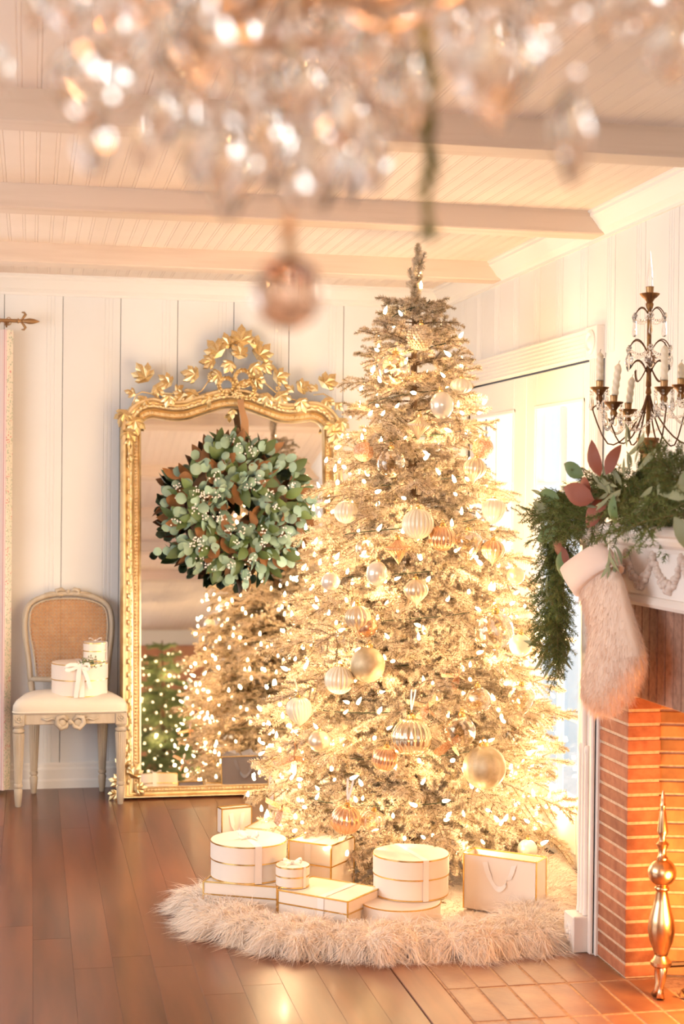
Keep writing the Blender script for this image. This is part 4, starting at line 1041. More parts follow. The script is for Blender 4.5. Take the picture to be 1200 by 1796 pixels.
MB().tube([c0 + Vector((0, 0, .012)), (c0 + c1) / 2 + Vector((0, 0, .008)), c1 + Vector((0, 0, .012))], .021, 12, flat=.62).build('bottom_rail', M_GREIGE, ch, smooth=True)
for s, c_ in ((-1, c0), (1, c1)): MB().tube([c_, c_ * .5 + Vector((s * bx, .165, .41)) * .5, (s * bx, .165, .40)], [.021, .018, .02], 10, flat=.8).build('back_post', M_GREIGE, ch, smooth=True)
b = MB(); tc_ = Vector(backpt(119, 1038))
for s in (-1, 1):
    b.tube([tc_ + Vector((s*.01, -.012, -.002)), tc_ + Vector((s*.03, -.016, .012)), tc_ + Vector((s*.052, -.016, .006)), tc_ + Vector((s*.05, -.016, -.012)), tc_ + Vector((s*.022, -.014, -.014))], [.006, .01, .011, .01, .007], 8)
    b.tube([tc_ + Vector((s*.05, -.012, -.006)), tc_ + Vector((s*.08, -.014, -.004)), tc_ + Vector((s*.11, -.012, -.010))], [.007, .006, .004], 6)
b.sphere(tc_ + Vector((0, -.016, 0)), .011, 10, 7); b.build('carved_crest', M_GREIGE, ch, smooth=True)
# cane weave
def inside(x, z):
    c = False; j = len(IN2) - 1
    for i in range(len(IN2)):
        xi, zi = IN2[i]; xj, zj = IN2[j]
        if (zi > z) != (zj > z) and x < (xj - xi) * (z - zi) / (zj - zi) + xi: c = not c
        j = i
    return c
IN2 = [(p.x, p.z) for p in inn]
b = MB(); sp_ = .0168; wv = .0016
def cane_line(x0, z0, dx, dz, off, w_):
    """clip a long line to the inner outline by sampling"""
    L = .8; n = 160; run_ = []; s0 = None
    for k in range(n + 1):
        t = -L/2 + L * k / n; x, z = x0 + dx * t, z0 + dz * t; ins = inside(x, z)
        if ins and s0 is None: s0 = (x, z)
        if (not ins or k == n) and s0 is not None:
            a = s0; e = (x, z); nx, nz = -dz * w_, dx * w_; ya, ye = .165 + (a[1] - .42) * .155 + off, .165 + (e[1] - .42) * .155 + off
            b.add([(a[0]-nx, ya, a[1]-nz), (a[0]+nx, ya, a[1]+nz), (e[0]+nx, ye, e[1]+nz), (e[0]-nx, ye, e[1]-nz)], [(0, 1, 2, 3)]); s0 = None
xc, zc_ = (c0.x + c1.x) / 2, .73
for k in range(-20, 21):
    for dd in (-.0022, .0022):
        cane_line(xc + k * sp_ + dd, zc_, 0, 1, 0, .0013); cane_line(xc, zc_ + k * sp_ + dd, 1, 0, -.0008, .0013)
for k in range(-34, 35):
    q = k * sp_; r2_ = .70711
    cane_line(xc + q * .5 + .003, zc_ + q * .5, r2_, -r2_, -.0016, .0013); cane_line(xc + q * .5, zc_ - q * .5, r2_, r2_, -.0022, .0013)
o = b.build('cane_panel', M_CANE, ch); o['kind'] = 'stuff'

# ------------------------------------------------------------------ gift boxes
def bow(parent, P, s, mtl=M_RIBBON, M0=None):
    b = MB(); P = Vector(P)
    for sg in (-1, 1):
        pp = []
        for q in range(9):
            u = q / 8; d = s * math.sin(PI * u); pp.append((P + Vector((sg * d, -.15 * s * math.sin(2*PI*u), .28 * s * math.sin(2 * PI * u) + .35 * d)), (.0, 1, .25)))
        b.strip(pp, s * .5)
        b.strip([(P, (0, 1, 0)), (P + Vector((sg * s * .5, -s * .35, .1 * s)), (.4, 1, 0)), (P + Vector((sg * s * .8, -s * .8, -.02 * s)), (.6, 1, 0))], s * .35)
    b.sphere(P + Vector((0, 0, s * .12)), s * .17, 8, 6); return b.build('bow', mtl, parent, smooth=True)
def hat_box(loc, r, h, label, group, ribbon=None, bow_s=0, lid=.48, rz=0., rw=.022):
    t = thing('gift_box', label, 'gift box', loc, rz, group)
    zl = h * (1 - lid)
    MB().lathe([(0, 0), (r * .985, 0), (r * .985, h * .93), (0, h * .93)], 40).build('box_body', M_BOX, t, smooth='auto')
    l = MB().lathe([(r * .99, zl), (r, zl), (r, h - .002), (r - .002, h), (0, h)], 40, cap=False).build('lid', M_BOX, t, smooth='auto')
    for z, rr, p in ((zl, r + .0006, l), (h - .003, r + .0006, l), (.003, r * .985 + .0006, t)):
        MB().lathe([(rr - .002, z - .0022), (rr, z - .0022), (rr, z + .0022), (rr - .002, z + .0022)], 40, cap=False).build('gold_trim', M_FOIL, p, smooth='auto')
    if ribbon is not None:
        a = ribbon; b = MB()
        for sg in (1, -1):
            d = Vector((math.sin(a), -math.cos(a), 0)) * sg; s_ = Vector((d.y, -d.x, 0))
            b.strip([(Vector((0, 0, h + .001)), s_), (d * (r + .0012) + Vector((0, 0, h + .001)), s_), (d * (r + .0012) + Vector((0, 0, .002)), s_)], rw)
        b.build('ribbon', M_RIBBON, t)
    if bow_s: bow(t, (0, 0, h + .002), bow_s)
    return t
def rect_box(fl_px, fr_px, ztop, z0, depth, label, group, ribbon=None, lid=.42, bow_s=0):
    A, B = at_z(*fl_px, ztop), at_z(*fr_px, ztop); w_ = (B - A).length; a = math.atan2(B.y - A.y, B.x - A.x)
    t = thing('gift_box', label, 'gift box', (A.x, A.y, z0), a, group); h = ztop - z0; zl = h * (1 - lid)
    MB().box(.001, w_ - .001, .001, depth - .001, 0, h - .004, bev=.001).build('box_body', M_BOX, t)
    l = MB().box(0, w_, 0, depth, zl, h, bev=.0012).build('lid', M_BOX, t)
    g = MB(); e = .0022
    for x in (0, w_):
        for y in (0, depth): g.box(x - e, x + e, y - e, y + e, 0, h)
    for z in (zl, h):
        for y in (0, depth): g.box(0, w_, y - e, y + e, z - e, z + e)
        for x in (0, w_): g.box(x - e, x + e, 0, depth, z - e, z + e)
    g.build('gold_trim', M_FOIL, l)
    if ribbon is not None:
        x = w_ * ribbon
        MB().strip([((x, -.002, .002), (1, 0, 0)), ((x, -.002, h + .0015), (1, 0, 0)), ((x, depth + .002, h + .0015), (1, 0, 0))], .024).build('ribbon', M_RIBBON, t)
        if bow_s: bow(t, (x, depth * .3, h + .002), bow_s)
    return t
GG = 'cream and gold gift boxes under the tree'; ZF = .018
boxA = rect_box((357,1546), (486,1556), .115, ZF, .24, 'flat rectangular box under the largest round box, behind the fur', GG)
boxB = rect_box((488,1561), (610,1582), .115, ZF, .21, 'flat ribboned rectangular box beneath the tiny round box', GG, ribbon=.62)
boxC = rect_box((507,1474), (581,1484), .195, ZF, .17, 'tall square ribboned box behind the tiny round box', GG, ribbon=.45)
P = at_z(445, 1552, .117); hat_box((P.x, P.y + .129, .117), .129, .125, 'largest round gift box with a ribbon bow, on the left stack', GG, ribbon=.12, bow_s=.035, rw=.024)
P = at_z(518, 1560, .117); hat_box((P.x, P.y + .056, .117), .056, .070, 'tiny round gift box with a bow between the stacks', GG, ribbon=.6, bow_s=.032, rw=.012)
P = at_z(719, 1597, .088); hat_box((P.x, P.y + .134, ZF), .134, .070, 'flat round gift box at the bottom of the right stack', GG, lid=.93)
P2 = at_z(737, 1583, .089); hat_box((P2.x, P2.y + .127, .089), .127, .135, 'large round gift box on top of the flat round one', GG, ribbon=.15, rw=.02)
boxD = rect_box((430,1452), (520,1460), .13, ZF, .2, 'low box half hidden behind the largest round box', GG)
def gift_bag(bl, br, h, label, zb=.02, dep=.09, open_=True, tissue=False, P0=None, P1=None):
    A, B = (at_z(*bl, zb), at_z(*br, zb)) if P0 is None else (Vector(P0), Vector(P1)); w_ = (B - A).length; a = math.atan2(B.y - A.y, B.x - A.x)
    t = thing('gift_bag', label, 'gift bag', (A.x, A.y, zb), a, 'paper gift bags around the tree'); th = .0015
    b = MB().box(0, w_, 0, th, 0, h).box(0, w_, dep - th, dep, 0, h).box(0, th, 0, dep, 0, h).box(w_ - th, w_, 0, dep, 0, h).box(0, w_, 0, dep, 0, th); b.build('bag_body', M_BOX, t)
    e = .0022; g = MB()
    for x in (0, w_):
        for y in (0, dep): g.box(x - e, x + e, y - e, y + e, 0, h)
    for y in (0, dep): g.box(0, w_, y - e, y + e, h - e, h + e)
    for x in (0, w_): g.box(x - e, x + e, 0, dep, h - e, h + e)
    g.build('gold_edge', M_FOIL, t)
    hp = [((w_ * (.3 + .4 * k / 12), -.004, h - .02 - .085 * math.sin(PI * k / 12) ** .8), (0, .3, 1) if 2 < k < 10 else (1, 0, .2)) for k in range(13)]
    MB().strip(hp, .018).build('handle', M_RIBBON, t, smooth=True)
    if tissue:
        b = MB()
        for k in range(9):
            c = Vector((w_ * rnd.uniform(.15, .85), dep / 2, h * .85)); q = rnd.uniform(0, 6); r_ = rnd.uniform(.03, .05)
            b.add([c, c + Vector((math.cos(q)*r_, math.sin(q)*r_*.5, r_*1.3)), c + Vector((math.cos(q+1.3)*r_, math.sin(q+1.3)*r_*.5, r_*1.7)), c + Vector((math.cos(q+2.4)*r_, math.sin(q+2.4)*r_*.5, r_*1.1))], [(0, 1, 2), (0, 2, 3)])
        b.build('tissue_paper', M_RIBBON, t)
    return t
gift_bag((813,1592), (940,1611), .185, 'cream paper bag with ribbon handles beside the right stack')
gift_bag((389,1462), (441,1457), .07 + .03, 'small open cream bag behind the largest round box', dep=.05)
gift_bag(None, None, .22, 'white tissue-filled bag behind the tree, reflected in the mirror', tissue=True, P0=(1.22, 6.38, .02), P1=(.98, 6.35, .02))
gift_bag(None, None, .20, 'white bag with tissue near the mirror base', tissue=True, P0=(1.50, 6.42, .02), P1=(1.26, 6.40, .02))
gift_bag(None, None, .19, 'white bag behind the tree in the corner', tissue=True, P0=(1.80, 6.5, .02), P1=(1.56, 6.46, .02))
for k, (x, y, w_, lab) in enumerate(((1.25, 6.22, .3, 'white box behind the tree, in front of the bags'),)):
    t = thing('gift_box', lab, 'gift box', (x, y, ZF), rnd.uniform(-.2, .2), GG); MB().box(-w_/2, w_/2, -.09, .09, 0, .12, bev=.002).build('box_body', M_BOX, t); MB().box(-w_/2-.002, w_/2+.002, -.092, .092, .075, .125, bev=.002).build('lid', M_BOX, t)
# boxes on the chair
zs_ = .501
hb = hat_box((.222, 7.135, zs_ - .016), .128, .148, 'round cream gift box with white bow and sprig on the chair seat', 'gift boxes on the chair', ribbon=.05, lid=.5, rw=.024)
tp = hat_box((.292, 7.155, zs_ - .016 + .149), .054, .088, 'small round white gift box on top of the chair box', 'gift boxes on the chair', ribbon=1.2, bow_s=.03, lid=.45, rw=.02)
fb_ = MB(); h_ = .14
for sg, dz in ((-1, 0), (1, 0)):
    pp = []
    for q in range(9):
        u = q / 8; d = .07 * math.sin(PI * u) * (1 if sg < 0 else .6); pp.append((Vector((sg * d, -.134 - .01 * math.sin(PI*u), h_ + .006 + .012 * math.sin(2*PI*u) - d * .15)), (.1, .3, 1)))
    fb_.strip(pp, .016)
fb_.strip([(Vector((.01, -.135, h_)), (1, 0, 0)), (Vector((.03, -.14, h_ - .05)), (1, .3, 0)), (Vector((.045, -.137, h_ - .10)), (1, 0, .2))], .018)
fb_.strip([(Vector((-.005, -.135, h_)), (1, 0, 0)), (Vector((-.012, -.14, h_ - .07)), (1, -.2, 0)), (Vector((-.02, -.134, .0)), (1, 0, 0))], .02).build('bow', M_RIBBON, hb, smooth=True)
b = MB(); c_ = Vector((.035, -.12, h_ + .02))
lfm = leaf_mesh('sprig_leaf', .014, .006, M_OLIVE)
for k in range(110):
    P_ = c_ + Vector((rnd.gauss(0, .026), rnd.gauss(0, .010), rnd.gauss(0, .011))); b.add([v.co for v in lfm.vertices], [tuple(p.vertices) for p in lfm.polygons], Tm(*P_) @ Euler((rnd.uniform(-1.5, 1.5), rnd.uniform(0, 6), rnd.uniform(0, 6))).to_matrix().to_4x4())
sg_ = b.build('sprig', mat('sprig_green', (.20, .24, .12), .6), hb, smooth=True); sg_['kind'] = 'stuff'

# ------------------------------------------------------------------ curtain and rod
ct = thing('curtain', 'pink striped curtain with floral border at the left wall edge', 'curtain', (-.10, 7.33, 0))
def stripes(name, base, cols, scale, dots=False):
    m = bpy.data.materials.new(name); m.use_nodes = True; nt = m.node_tree; b = nt.nodes['Principled BSDF']; b.inputs['Roughness'].default_value = .85
    uv = nt.nodes.new('ShaderNodeUVMap'); sx = nt.nodes.new('ShaderNodeSeparateXYZ'); nt.links.new(uv.outputs[0], sx.inputs[0])
    if not dots:
        mu = nt.nodes.new('ShaderNodeMath'); mu.operation = 'MULTIPLY'; mu.inputs[1].default_value = scale; fr_ = nt.nodes.new('ShaderNodeMath'); fr_.operation = 'FRACT'
        nt.links.new(sx.outputs[0], mu.inputs[0]); nt.links.new(mu.outputs[0], fr_.inputs[0]); r = nt.nodes.new('ShaderNodeValToRGB'); r.color_ramp.interpolation = 'CONSTANT'
        r.color_ramp.elements[0].color = (*base, 1); r.color_ramp.elements[1].position = cols[0][0]; r.color_ramp.elements[1].color = (*cols[0][1], 1)
        for p_, c_ in cols[1:]: e = r.color_ramp.elements.new(p_); e.color = (*c_, 1)
        nt.links.new(fr_.outputs[0], r.inputs[0]); nt.links.new(r.outputs[0], b.inputs['Base Color'])
    else:
        v = nt.nodes.new('ShaderNodeTexVoronoi'); v.inputs['Scale'].default_value = 95; tc = nt.nodes.new('ShaderNodeTexCoord'); nt.links.new(tc.outputs['Object'], v.inputs['Vector'])
        r = nt.nodes.new('ShaderNodeValToRGB'); r.color_ramp.elements[0].position = .30; r.color_ramp.elements[0].color = (1, 1, 1, 1); r.color_ramp.elements[1].position = .42; r.color_ramp.elements[1].color = (0, 0, 0, 1); nt.links.new(v.outputs['Distance'], r.inputs[0])
        n = nt.nodes.new('ShaderNodeTexNoise'); n.inputs['Scale'].default_value = 16; nt.links.new(tc.outputs['Object'], n.inputs['Vector'])
        r2 = nt.nodes.new('ShaderNodeValToRGB'); r2.color_ramp.elements[0].position = .56; r2.color_ramp.elements[0].color = (*cols[0], 1); r2.color_ramp.elements[1].position = .60; r2.color_ramp.elements[1].color = (*cols[1], 1); nt.links.new(n.outputs['Fac'], r2.inputs[0])
        mx = nt.nodes.new('ShaderNodeMixRGB'); mx.inputs[1].default_value = (*base, 1); nt.links.new(r.outputs[0], mx.inputs[0]); nt.links.new(r2.outputs[0], mx.inputs[2]); nt.links.new(mx.outputs[0], b.inputs['Base Color'])
    return m
M_STRIPE = stripes('pink_stripes', (.80, .66, .60), [(.25, (.62, .28, .27)), (.33, (.80, .68, .62)), (.48, (.60, .26, .26)), (.52, (.80, .66, .60)), (.60, (.70, .42, .40)), (.72, (.82, .72, .66))], 16)
M_FLORAL = stripes('floral_border', (.78, .72, .62), [(.42, .48, .36), (.62, .26, .24)], 1, True)
def cloth(name, u0, u1, n, mtl):
    V = []; uv = []
    zs = [2.16, 1.6, .9, .02]; pts2 = []
    for i in range(n + 1):
        u = u0 + (u1 - u0) * i / n; x = u * .62; y = .028 * math.sin(u * 46) ; pts2.append((x, y, u))
    for z in zs: V += [(x, y * (.7 + .3 * (2.16 - z) / 2), z) for x, y, u in pts2]
    F = [(j*(n+1)+i, j*(n+1)+i+1, (j+1)*(n+1)+i+1, (j+1)*(n+1)+i) for j in range(3) for i in range(n)]
    o = MB().add(V, F).build(name, mtl, ct, smooth=True); me = o.data; l = me.uv_layers.new(name='UVMap')
    for p in me.polygons:
        for li in p.loop_indices: vi = me.loops[li].vertex_index; l.data[li].uv = (pts2[vi % (n+1)][2], me.vertices[vi].co.z)
    return o
cloth('curtain_panel', -.62, -.028, 90, M_STRIPE); cloth('floral_border', -.028, .018, 8, M_FLORAL)
for k in range(8): MB().tube([(-.36 + k * .05 + .012 * math.cos(a), 0, 2.20 + .018 * math.sin(a)) for a in [2*PI*j/12 for j in range(12)]], .0022, 5, closed=True).build('ring', M_ROD, ct)
rd = thing('curtain_rod', 'bronze curtain rod ending in a fleur-de-lis finial', 'curtain rod', (-.10, 7.33, 2.203))
MB().tube([(-1.4, 0, 0), (.03, 0, 0)], .0085, 12).build('rod', M_ROD, rd, smooth='auto')
f_ = MB().lathe([(.012, 0), (.012, .006), (.007, .008), (.009, .014), (.007, .02)], 16, Tm(.03, 0, 0) @ Ry(PI/2)); 
f_.lathe([(.005, 0), (.008, .01), (.014, .035), (.012, .055), (.005, .075), (0, .085)], 12, Tm(.048, 0, 0) @ Ry(PI/2) @ Sc(1, .6, 1))
for s in (-1, 1): f_.tube([(.045, 0, 0), (.058, 0, s * .018), (.066, 0, s * .03), (.060, 0, s * .040), (.048, 0, s * .040)], [.004, .006, .007, .005, .0025], 8)
f_.build('finial', M_ROD, rd, smooth=True)
MB().box(-.012, .012, 0, .12, -.012, .004, Tm(-.02, 0, 0), bev=.003).tube([(-.02, 0, -.012), (-.02, -.012, -.02), (-.02, -.002, -.03)], .004, 6).build('bracket', M_ROD, rd)

# ------------------------------------------------------------------ fur tree skirt
sk = thing('tree_skirt', 'shaggy white fur tree skirt bunched around the gift boxes', 'tree skirt', (0, 0, 0))
ctr = smooth_path([(.63,5.26,0),(.615,5.03,0),(.73,4.83,0),(.90,4.70,0),(1.12,4.635,0),(1.36,4.62,0),(1.52,4.64,0),(1.60,4.74,0),(1.70,4.95,0),(1.82,5.25,0),(1.86,5.6,0)], 6)
def roll_r(i): t = i / (len(ctr) - 1); return .084 + .018 * math.sin(i * .9) + .012 * math.sin(i * 2.3) - .03 * max(0, t - .75) * 4 * .5
b = MB(); NR = 12; vs = []; RP = []
for i, p in enumerate(ctr):
    t = (ctr[min(i+1, len(ctr)-1)] - ctr[max(i-1, 0)]).normalized(); nrm = Vector((t.y, -t.x, 0)); r_ = roll_r(i)
    if i in (0, len(ctr) - 1): r_ *= .5
    for k in range(NR):
        a = 2*PI*k/NR; vs.append(p + nrm * math.cos(a) * r_ * 1.12 + Vector((0, 0, .03 + math.sin(a) * r_ * .36)))
    RP.append((p, nrm, r_))
fs = [(i*NR+k, (i+1)*NR+k, (i+1)*NR+(k+1) % NR, i*NR+(k+1) % NR) for i in range(len(ctr)-1) for k in range(NR)]
vs = [Vector((v.x, v.y, max(.004, v.z))) for v in vs]
b.add(vs, fs); n0 = len(b.v)
b.add([(TX, TY, .012)] + [(p.x, p.y, .012) for p in ctr] + [(1.8, 6.1, .012), (1.3, 6.3, .012), (.85, 6.1, .012)], [(0, i + 1, i + 2) for i in range(len(ctr) + 2)] + [(0, len(ctr) + 3, 1)])
b.build('fur_backing', M_FUR, sk, smooth=True)
def strands(P, D, L, wd, droop, seg=3):
    """P,D (n,3): roots and directions -> ribbon strands, tri count n*(2*seg-1)"""
    n = len(P); S = np.cross(D, rng.normal(size=(n, 3))); S /= np.linalg.norm(S, axis=1)[:, None] + 1e-9; curl = rng.normal(size=(n, 3)) * .25
    rows = []
    for k in range(seg + 1):
        t = k / seg; c = P + D * (L * t)[:, None] + curl * (L * t * t)[:, None]; c[:, 2] -= droop * L * t * t; c[:, 2] = np.maximum(c[:, 2], .003); w_ = wd * (1 - t * .92) / 2; rows.append((c - S * w_, c + S * w_))
    V = np.stack([q for r in rows for q in r], 1); m_ = 2 * (seg + 1); base = (np.arange(n) * m_)[:, None]
    F = []
    for k in range(seg): F.append(np.concatenate([base + 2*k, base + 2*k + 1, base + 2*k + 3, base + 2*k + 2], 1))
    return V.reshape(-1, 3), np.stack(F, 1).reshape(-1, 4)
n = 42000
ii = rng.random(n) * (len(ctr) - 1.001); i0 = ii.astype(int); fr_ = ii - i0
Pc = np.array([list(p) for p, _, _ in RP]); Nc = np.array([list(q) for _, q, _ in RP]); Rc = np.array([r for _, _, r in RP])
p = Pc[i0] * (1-fr_)[:, None] + Pc[i0+1] * fr_[:, None]; nn = Nc[i0] * (1-fr_)[:, None] + Nc[i0+1] * fr_[:, None]; r_ = Rc[i0] * (1-fr_) + Rc[i0+1] * fr_
a = rng.uniform(-.45, 2.7, n)
pos = p + nn * (np.cos(a) * r_ * 1.12)[:, None]; pos[:, 2] = np.maximum(.004, .03 + np.sin(a) * r_ * .36)
nor = nn * np.cos(a)[:, None]; nor[:, 2] = np.sin(a)
tang = np.cross(nn, [0, 0, 1.]); ph = np.sin(ii * 5.3) + np.sin(ii * 2.1 + 1) 
clump = np.stack([np.sin(pos[:, 0] * 95 + pos[:, 1] * 40), np.sin(pos[:, 1] * 110 - pos[:, 0] * 30), np.sin(pos[:, 0] * 60 + pos[:, 1] * 70)], 1)
D = nor * .75 + nn * .25 + tang * (ph * .6)[:, None] + clump * .38 + rng.normal(size=(n, 3)) * .22; D[:, 2] += .05; D /= np.linalg.norm(D, axis=1)[:, None]
V1, F1 = strands(pos, D, rng.uniform(.045, .095, n), .0022, .85)
n2 = 9000; aa = rng.random(n2) * 2 * PI; rr = np.sqrt(rng.random(n2)); px_ = 1.35 + rr * np.cos(aa) * .58; py_ = 5.25 + rr * np.sin(aa) * .68
pos2 = np.stack([px_, py_, np.full(n2, .012)], 1); D2 = rng.normal(size=(n2, 3)) * .6 + np.stack([np.sin(py_ * 40), np.sin(px_ * 35), np.zeros(n2)], 1) * .6; D2[:, 2] = np.abs(D2[:, 2]) * .6 + .25; D2 /= np.linalg.norm(D2, axis=1)[:, None]
V2, F2 = strands(pos2, D2, rng.uniform(.02, .045, n2), .0022, .5)
o = inst('fur', np_mesh('fur', np.concatenate([V1, V2]), np.concatenate([F1, F2 + len(V1)]), M_FUR), sk); o['kind'] = 'stuff'

# ------------------------------------------------------------------ stocking
st = thing('christmas_stocking', 'blush fur stocking with folded felt cuff hanging from the mantel', 'stocking', (0, 0, 0))
SX = 1.615
def rings(pairs, th, mtl, name, parent, shift=0., n=20):
    b = MB(); vs = []
    for (l, r), t in zip(pairs, th):
        A, B = at_x(*l, SX + shift), at_x(*r, SX + shift); c = (A + B) / 2; h = (B - A) / 2
        for k in range(n):
            a = 2*PI*k/n; sx_ = math.cos(a); w_ = abs(sx_) ** .8 * (1 if sx_ > 0 else -1); vs.append(c + h * w_ + Vector((-t * math.sin(a), 0, 0)))
    m_ = len(pairs); fs = [(i*n+k, i*n+(k+1) % n, (i+1)*n+(k+1) % n, (i+1)*n+k) for i in range(m_-1) for k in range(n)]
    fs += [tuple(range(n-1, -1, -1)), tuple((m_-1)*n+k for k in range(n))]
    b.add(vs, fs); return b.build(name, mtl, parent, smooth=True), vs
def lerp2(a, b_, t): return (a[0] + (b_[0]-a[0])*t, a[1] + (b_[1]-a[1])*t)
body = [((1022,1040),(1079,994)), ((1030,1058),(1090,1020)), ((1038,1080),(1100,1062)), ((1044,1104),(1110,1098)), ((1043,1132),(1118,1128)), ((1038,1158),(1123,1150)), ((1032,1180),(1118,1180)), ((1029,1205),(1108,1204)), ((1033,1224),(1096,1222)), ((1042,1237),(1080,1238)), ((1052,1244),(1066,1245))]
so, sv = rings(body, [.03, .034, .038, .042, .047, .05, .05, .045, .036, .022, .008], M_STOCKFUR, 'stocking_body', st)
cuff = [((992,999),(1055,952)), ((989,1003),(1060,953)), ((997,1018),(1069,966)), ((1008,1034),(1078,980)), ((1017,1047),(1085,992)), ((1021,1046),(1082,993))]
rings(cuff, [.03, .038, .043, .046, .047, .038], M_STOCK, 'cuff', st)
P = at_x(1068, 955, SX); MB().strip([((P.x, P.y, P.z - .03), (0, 1, 0)), ((P.x - .005, P.y - .01, P.z + .03), (0, 1, 0)), ((P.x + .04, P.y - .012, P.z + .08), (0, 1, 0))], .015).build('hanging_loop', M_RIBBON, st)
N = 14000; sv = np.array([list(v) for v in sv]).reshape(len(body), 20, 3)
ri = rng.random(N) * (len(body) - 1.001); r0 = ri.astype(int); rf = ri - r0; ki = rng.random(N) * 20; k0 = ki.astype(int); kf = ki - k0; k1 = (k0 + 1) % 20; k0 = k0 % 20
pp = (sv[r0, k0] * ((1-rf)*(1-kf))[:, None] + sv[r0+1, k0] * (rf*(1-kf))[:, None] + sv[r0, k1] * ((1-rf)*kf)[:, None] + sv[r0+1, k1] * (rf*kf)[:, None])
cen_ = sv.mean(1); cc = cen_[r0] * (1-rf)[:, None] + cen_[r0+1] * rf[:, None]; d = pp - cc; d /= np.linalg.norm(d, axis=1)[:, None] + 1e-9
D = d * .35 + np.array([0, 0, -1.]) + rng.normal(size=(N, 3)) * .16; D /= np.linalg.norm(D, axis=1)[:, None]
V, F = strands(pp, D, rng.uniform(.015, .032, N), .0012, .1, 2); o = inst('fur', np_mesh('fur', V, F, M_STOCKFUR), st); o['kind'] = 'stuff'

# ------------------------------------------------------------------ mantel garland
ga = thing('mantel_garland', 'cedar, olive and magnolia garland draped over the mantel shelf', 'garland', (0, 0, 0))
GB = [branch_mesh('spray', L, 200 + i, [M_GARL, M_STEM], droop=.25, tw=.42, nl=.017, nw=.0022, dens=900, gap=.017, flat=.45) for i, L in enumerate((.12, .16, .20, .24))]
def spray(P, az, el, s=1.): 
    inst('spray', rnd.choice(GB), ga, M=Tm(*P) @ Rz(az) @ Ry(-el) @ Rx(rnd.uniform(-1.5, 1.5)) @ Sc(s))
for i in range(78):
    y = rnd.uniform(3.0, 4.62); P = (rnd.uniform(1.66, 1.80), y, 1.36 + rnd.uniform(0, .07 + .05 * math.exp(-((y - 4.25) / .2) ** 2)))
    spray(P, PI + rnd.uniform(-1.6, 1.6), rnd.uniform(-.45, .75), rnd.uniform(.8, 1.05))
for i in range(34):
    a_ = rnd.uniform(0, 2*PI); r_ = rnd.uniform(.03, .11); spray((1.78 + r_*.8*math.cos(a_), 4.18 + r_*1.2*math.sin(a_), 1.37 + rnd.uniform(0, .09)), PI + rnd.uniform(-1.2, 2.2), rnd.uniform(.0, .9), rnd.uniform(.6, .9))
for i in range(20):   # over the far corner
    P = (rnd.uniform(1.64, 1.74), rnd.uniform(4.48, 4.64), rnd.uniform(1.33, 1.42)); spray(P, rnd.uniform(1.5, 3.6), rnd.uniform(-.6, .5), rnd.uniform(.7, .95))
for i in range(46):   # hanging tail
    t = i / 45; P = (1.645 + rnd.uniform(-.015, .02), 4.655 + rnd.uniform(-.01, .02), 1.36 - .40 * t); spray(P, rnd.uniform(1.2, 4.6), rnd.uniform(-1.45, -.7), rnd.uniform(.6, .9))
MB().tube([(1.70, 3.0, 1.36), (1.72, 3.8, 1.37), (1.70, 4.4, 1.37), (1.66, 4.63, 1.35), (1.65, 4.66, 1.2), (1.65, 4.66, .96)], .008, 6).build('rope', M_STEM, ga, smooth=True)
MR = leaf_mesh('magnolia_leaf', .105, .055, M_MAGR, 'oval', .3); MGg = leaf_mesh('magnolia_leaf', .10, .048, M_MAGT, 'oval', .3); MOl = leaf_mesh('magnolia_leaf', .10, .045, M_OLIVE, 'oval', .25)
gc = lambda x, y: (930 + x / 4.444, 780 + y / 4.444)
for x, y, a, me, s in ((545,250,-.2,MR,.85),(590,235,.4,MR,.75),(500,430,-1.3,MR,1.),(470,400,-1.0,MR,.8),(440,650,.5,MR,.95),(230,690,-2.4,MR,.9),(240,640,-2.0,MGg,.95),(160,540,-1.2,MOl,.8),(230,600,-.3,MGg,.7),(240,830,3.3,MGg,.8),(250,790,2.9,MR,.7),(230,420,-1.4,MGg,.8),(1150,300,1.2,MOl,.75),(1080,420,1.0,MOl,1.),(1120,560,2.6,MOl,1.),(1190,250,1.5,MGg,.8),(420,240,-1.2,MGg,.8),(660,620,.2,MGg,.7)):
    px, py = gc(x, y); P = at_x(px, py, 1.60 if x > 300 else 1.60); P.x -= .0
    P2 = at(px, py, 4.52) if x < 300 else at_x(px, py, 1.545)
    inst(me.name.split('.')[0], me, ga, M=Tm(*P2) @ Rz(-PI/2 + .35) @ Ry(a) @ Rx(rnd.uniform(-.5, .3)) @ Sc(s * 1.2))
OL = leaf_mesh('olive_leaf', .062, .012, M_OLIVE, 'lance', .15); OL2 = leaf_mesh('olive_leaf', .07, .016, M_OLIVE, 'lance', -.15)
def olive(px, py, n, a0, spread, X=1.60, Y=None):
    P = at(px, py, Y) if Y else at_x(px, py, X)
    for k in range(n):
        d = k / max(1, n - 1); M = Tm(P.x + rnd.uniform(-.02, .0), P.y, P.z) @ Rz(-PI/2 + .35) @ Ry(a0 + rnd.uniform(-spread, spread)) @ Tm(0, rnd.uniform(-.01, .01), d * .05) @ Ry(rnd.choice((-.5, .5, 0))) @ Rx(rnd.uniform(-.3, .3)) @ Sc(rnd.uniform(.75, 1.1))
        inst('olive_leaf', rnd.choice((OL, OL2)), ga, M=M)
for px, py, n_, a in ((1085,865,8,-.9),(1098,858,7,-1.6),(1110,838,6,.5),(1075,885,6,-1.4),(1090,880,5,-1.2),(1115,900,6,1.1),(1078,955,7,3.0),(1160,870,5,.9),(1105,800,5,.4),(1185,850,4,1.5)): olive(px, py, n_, a, .6)
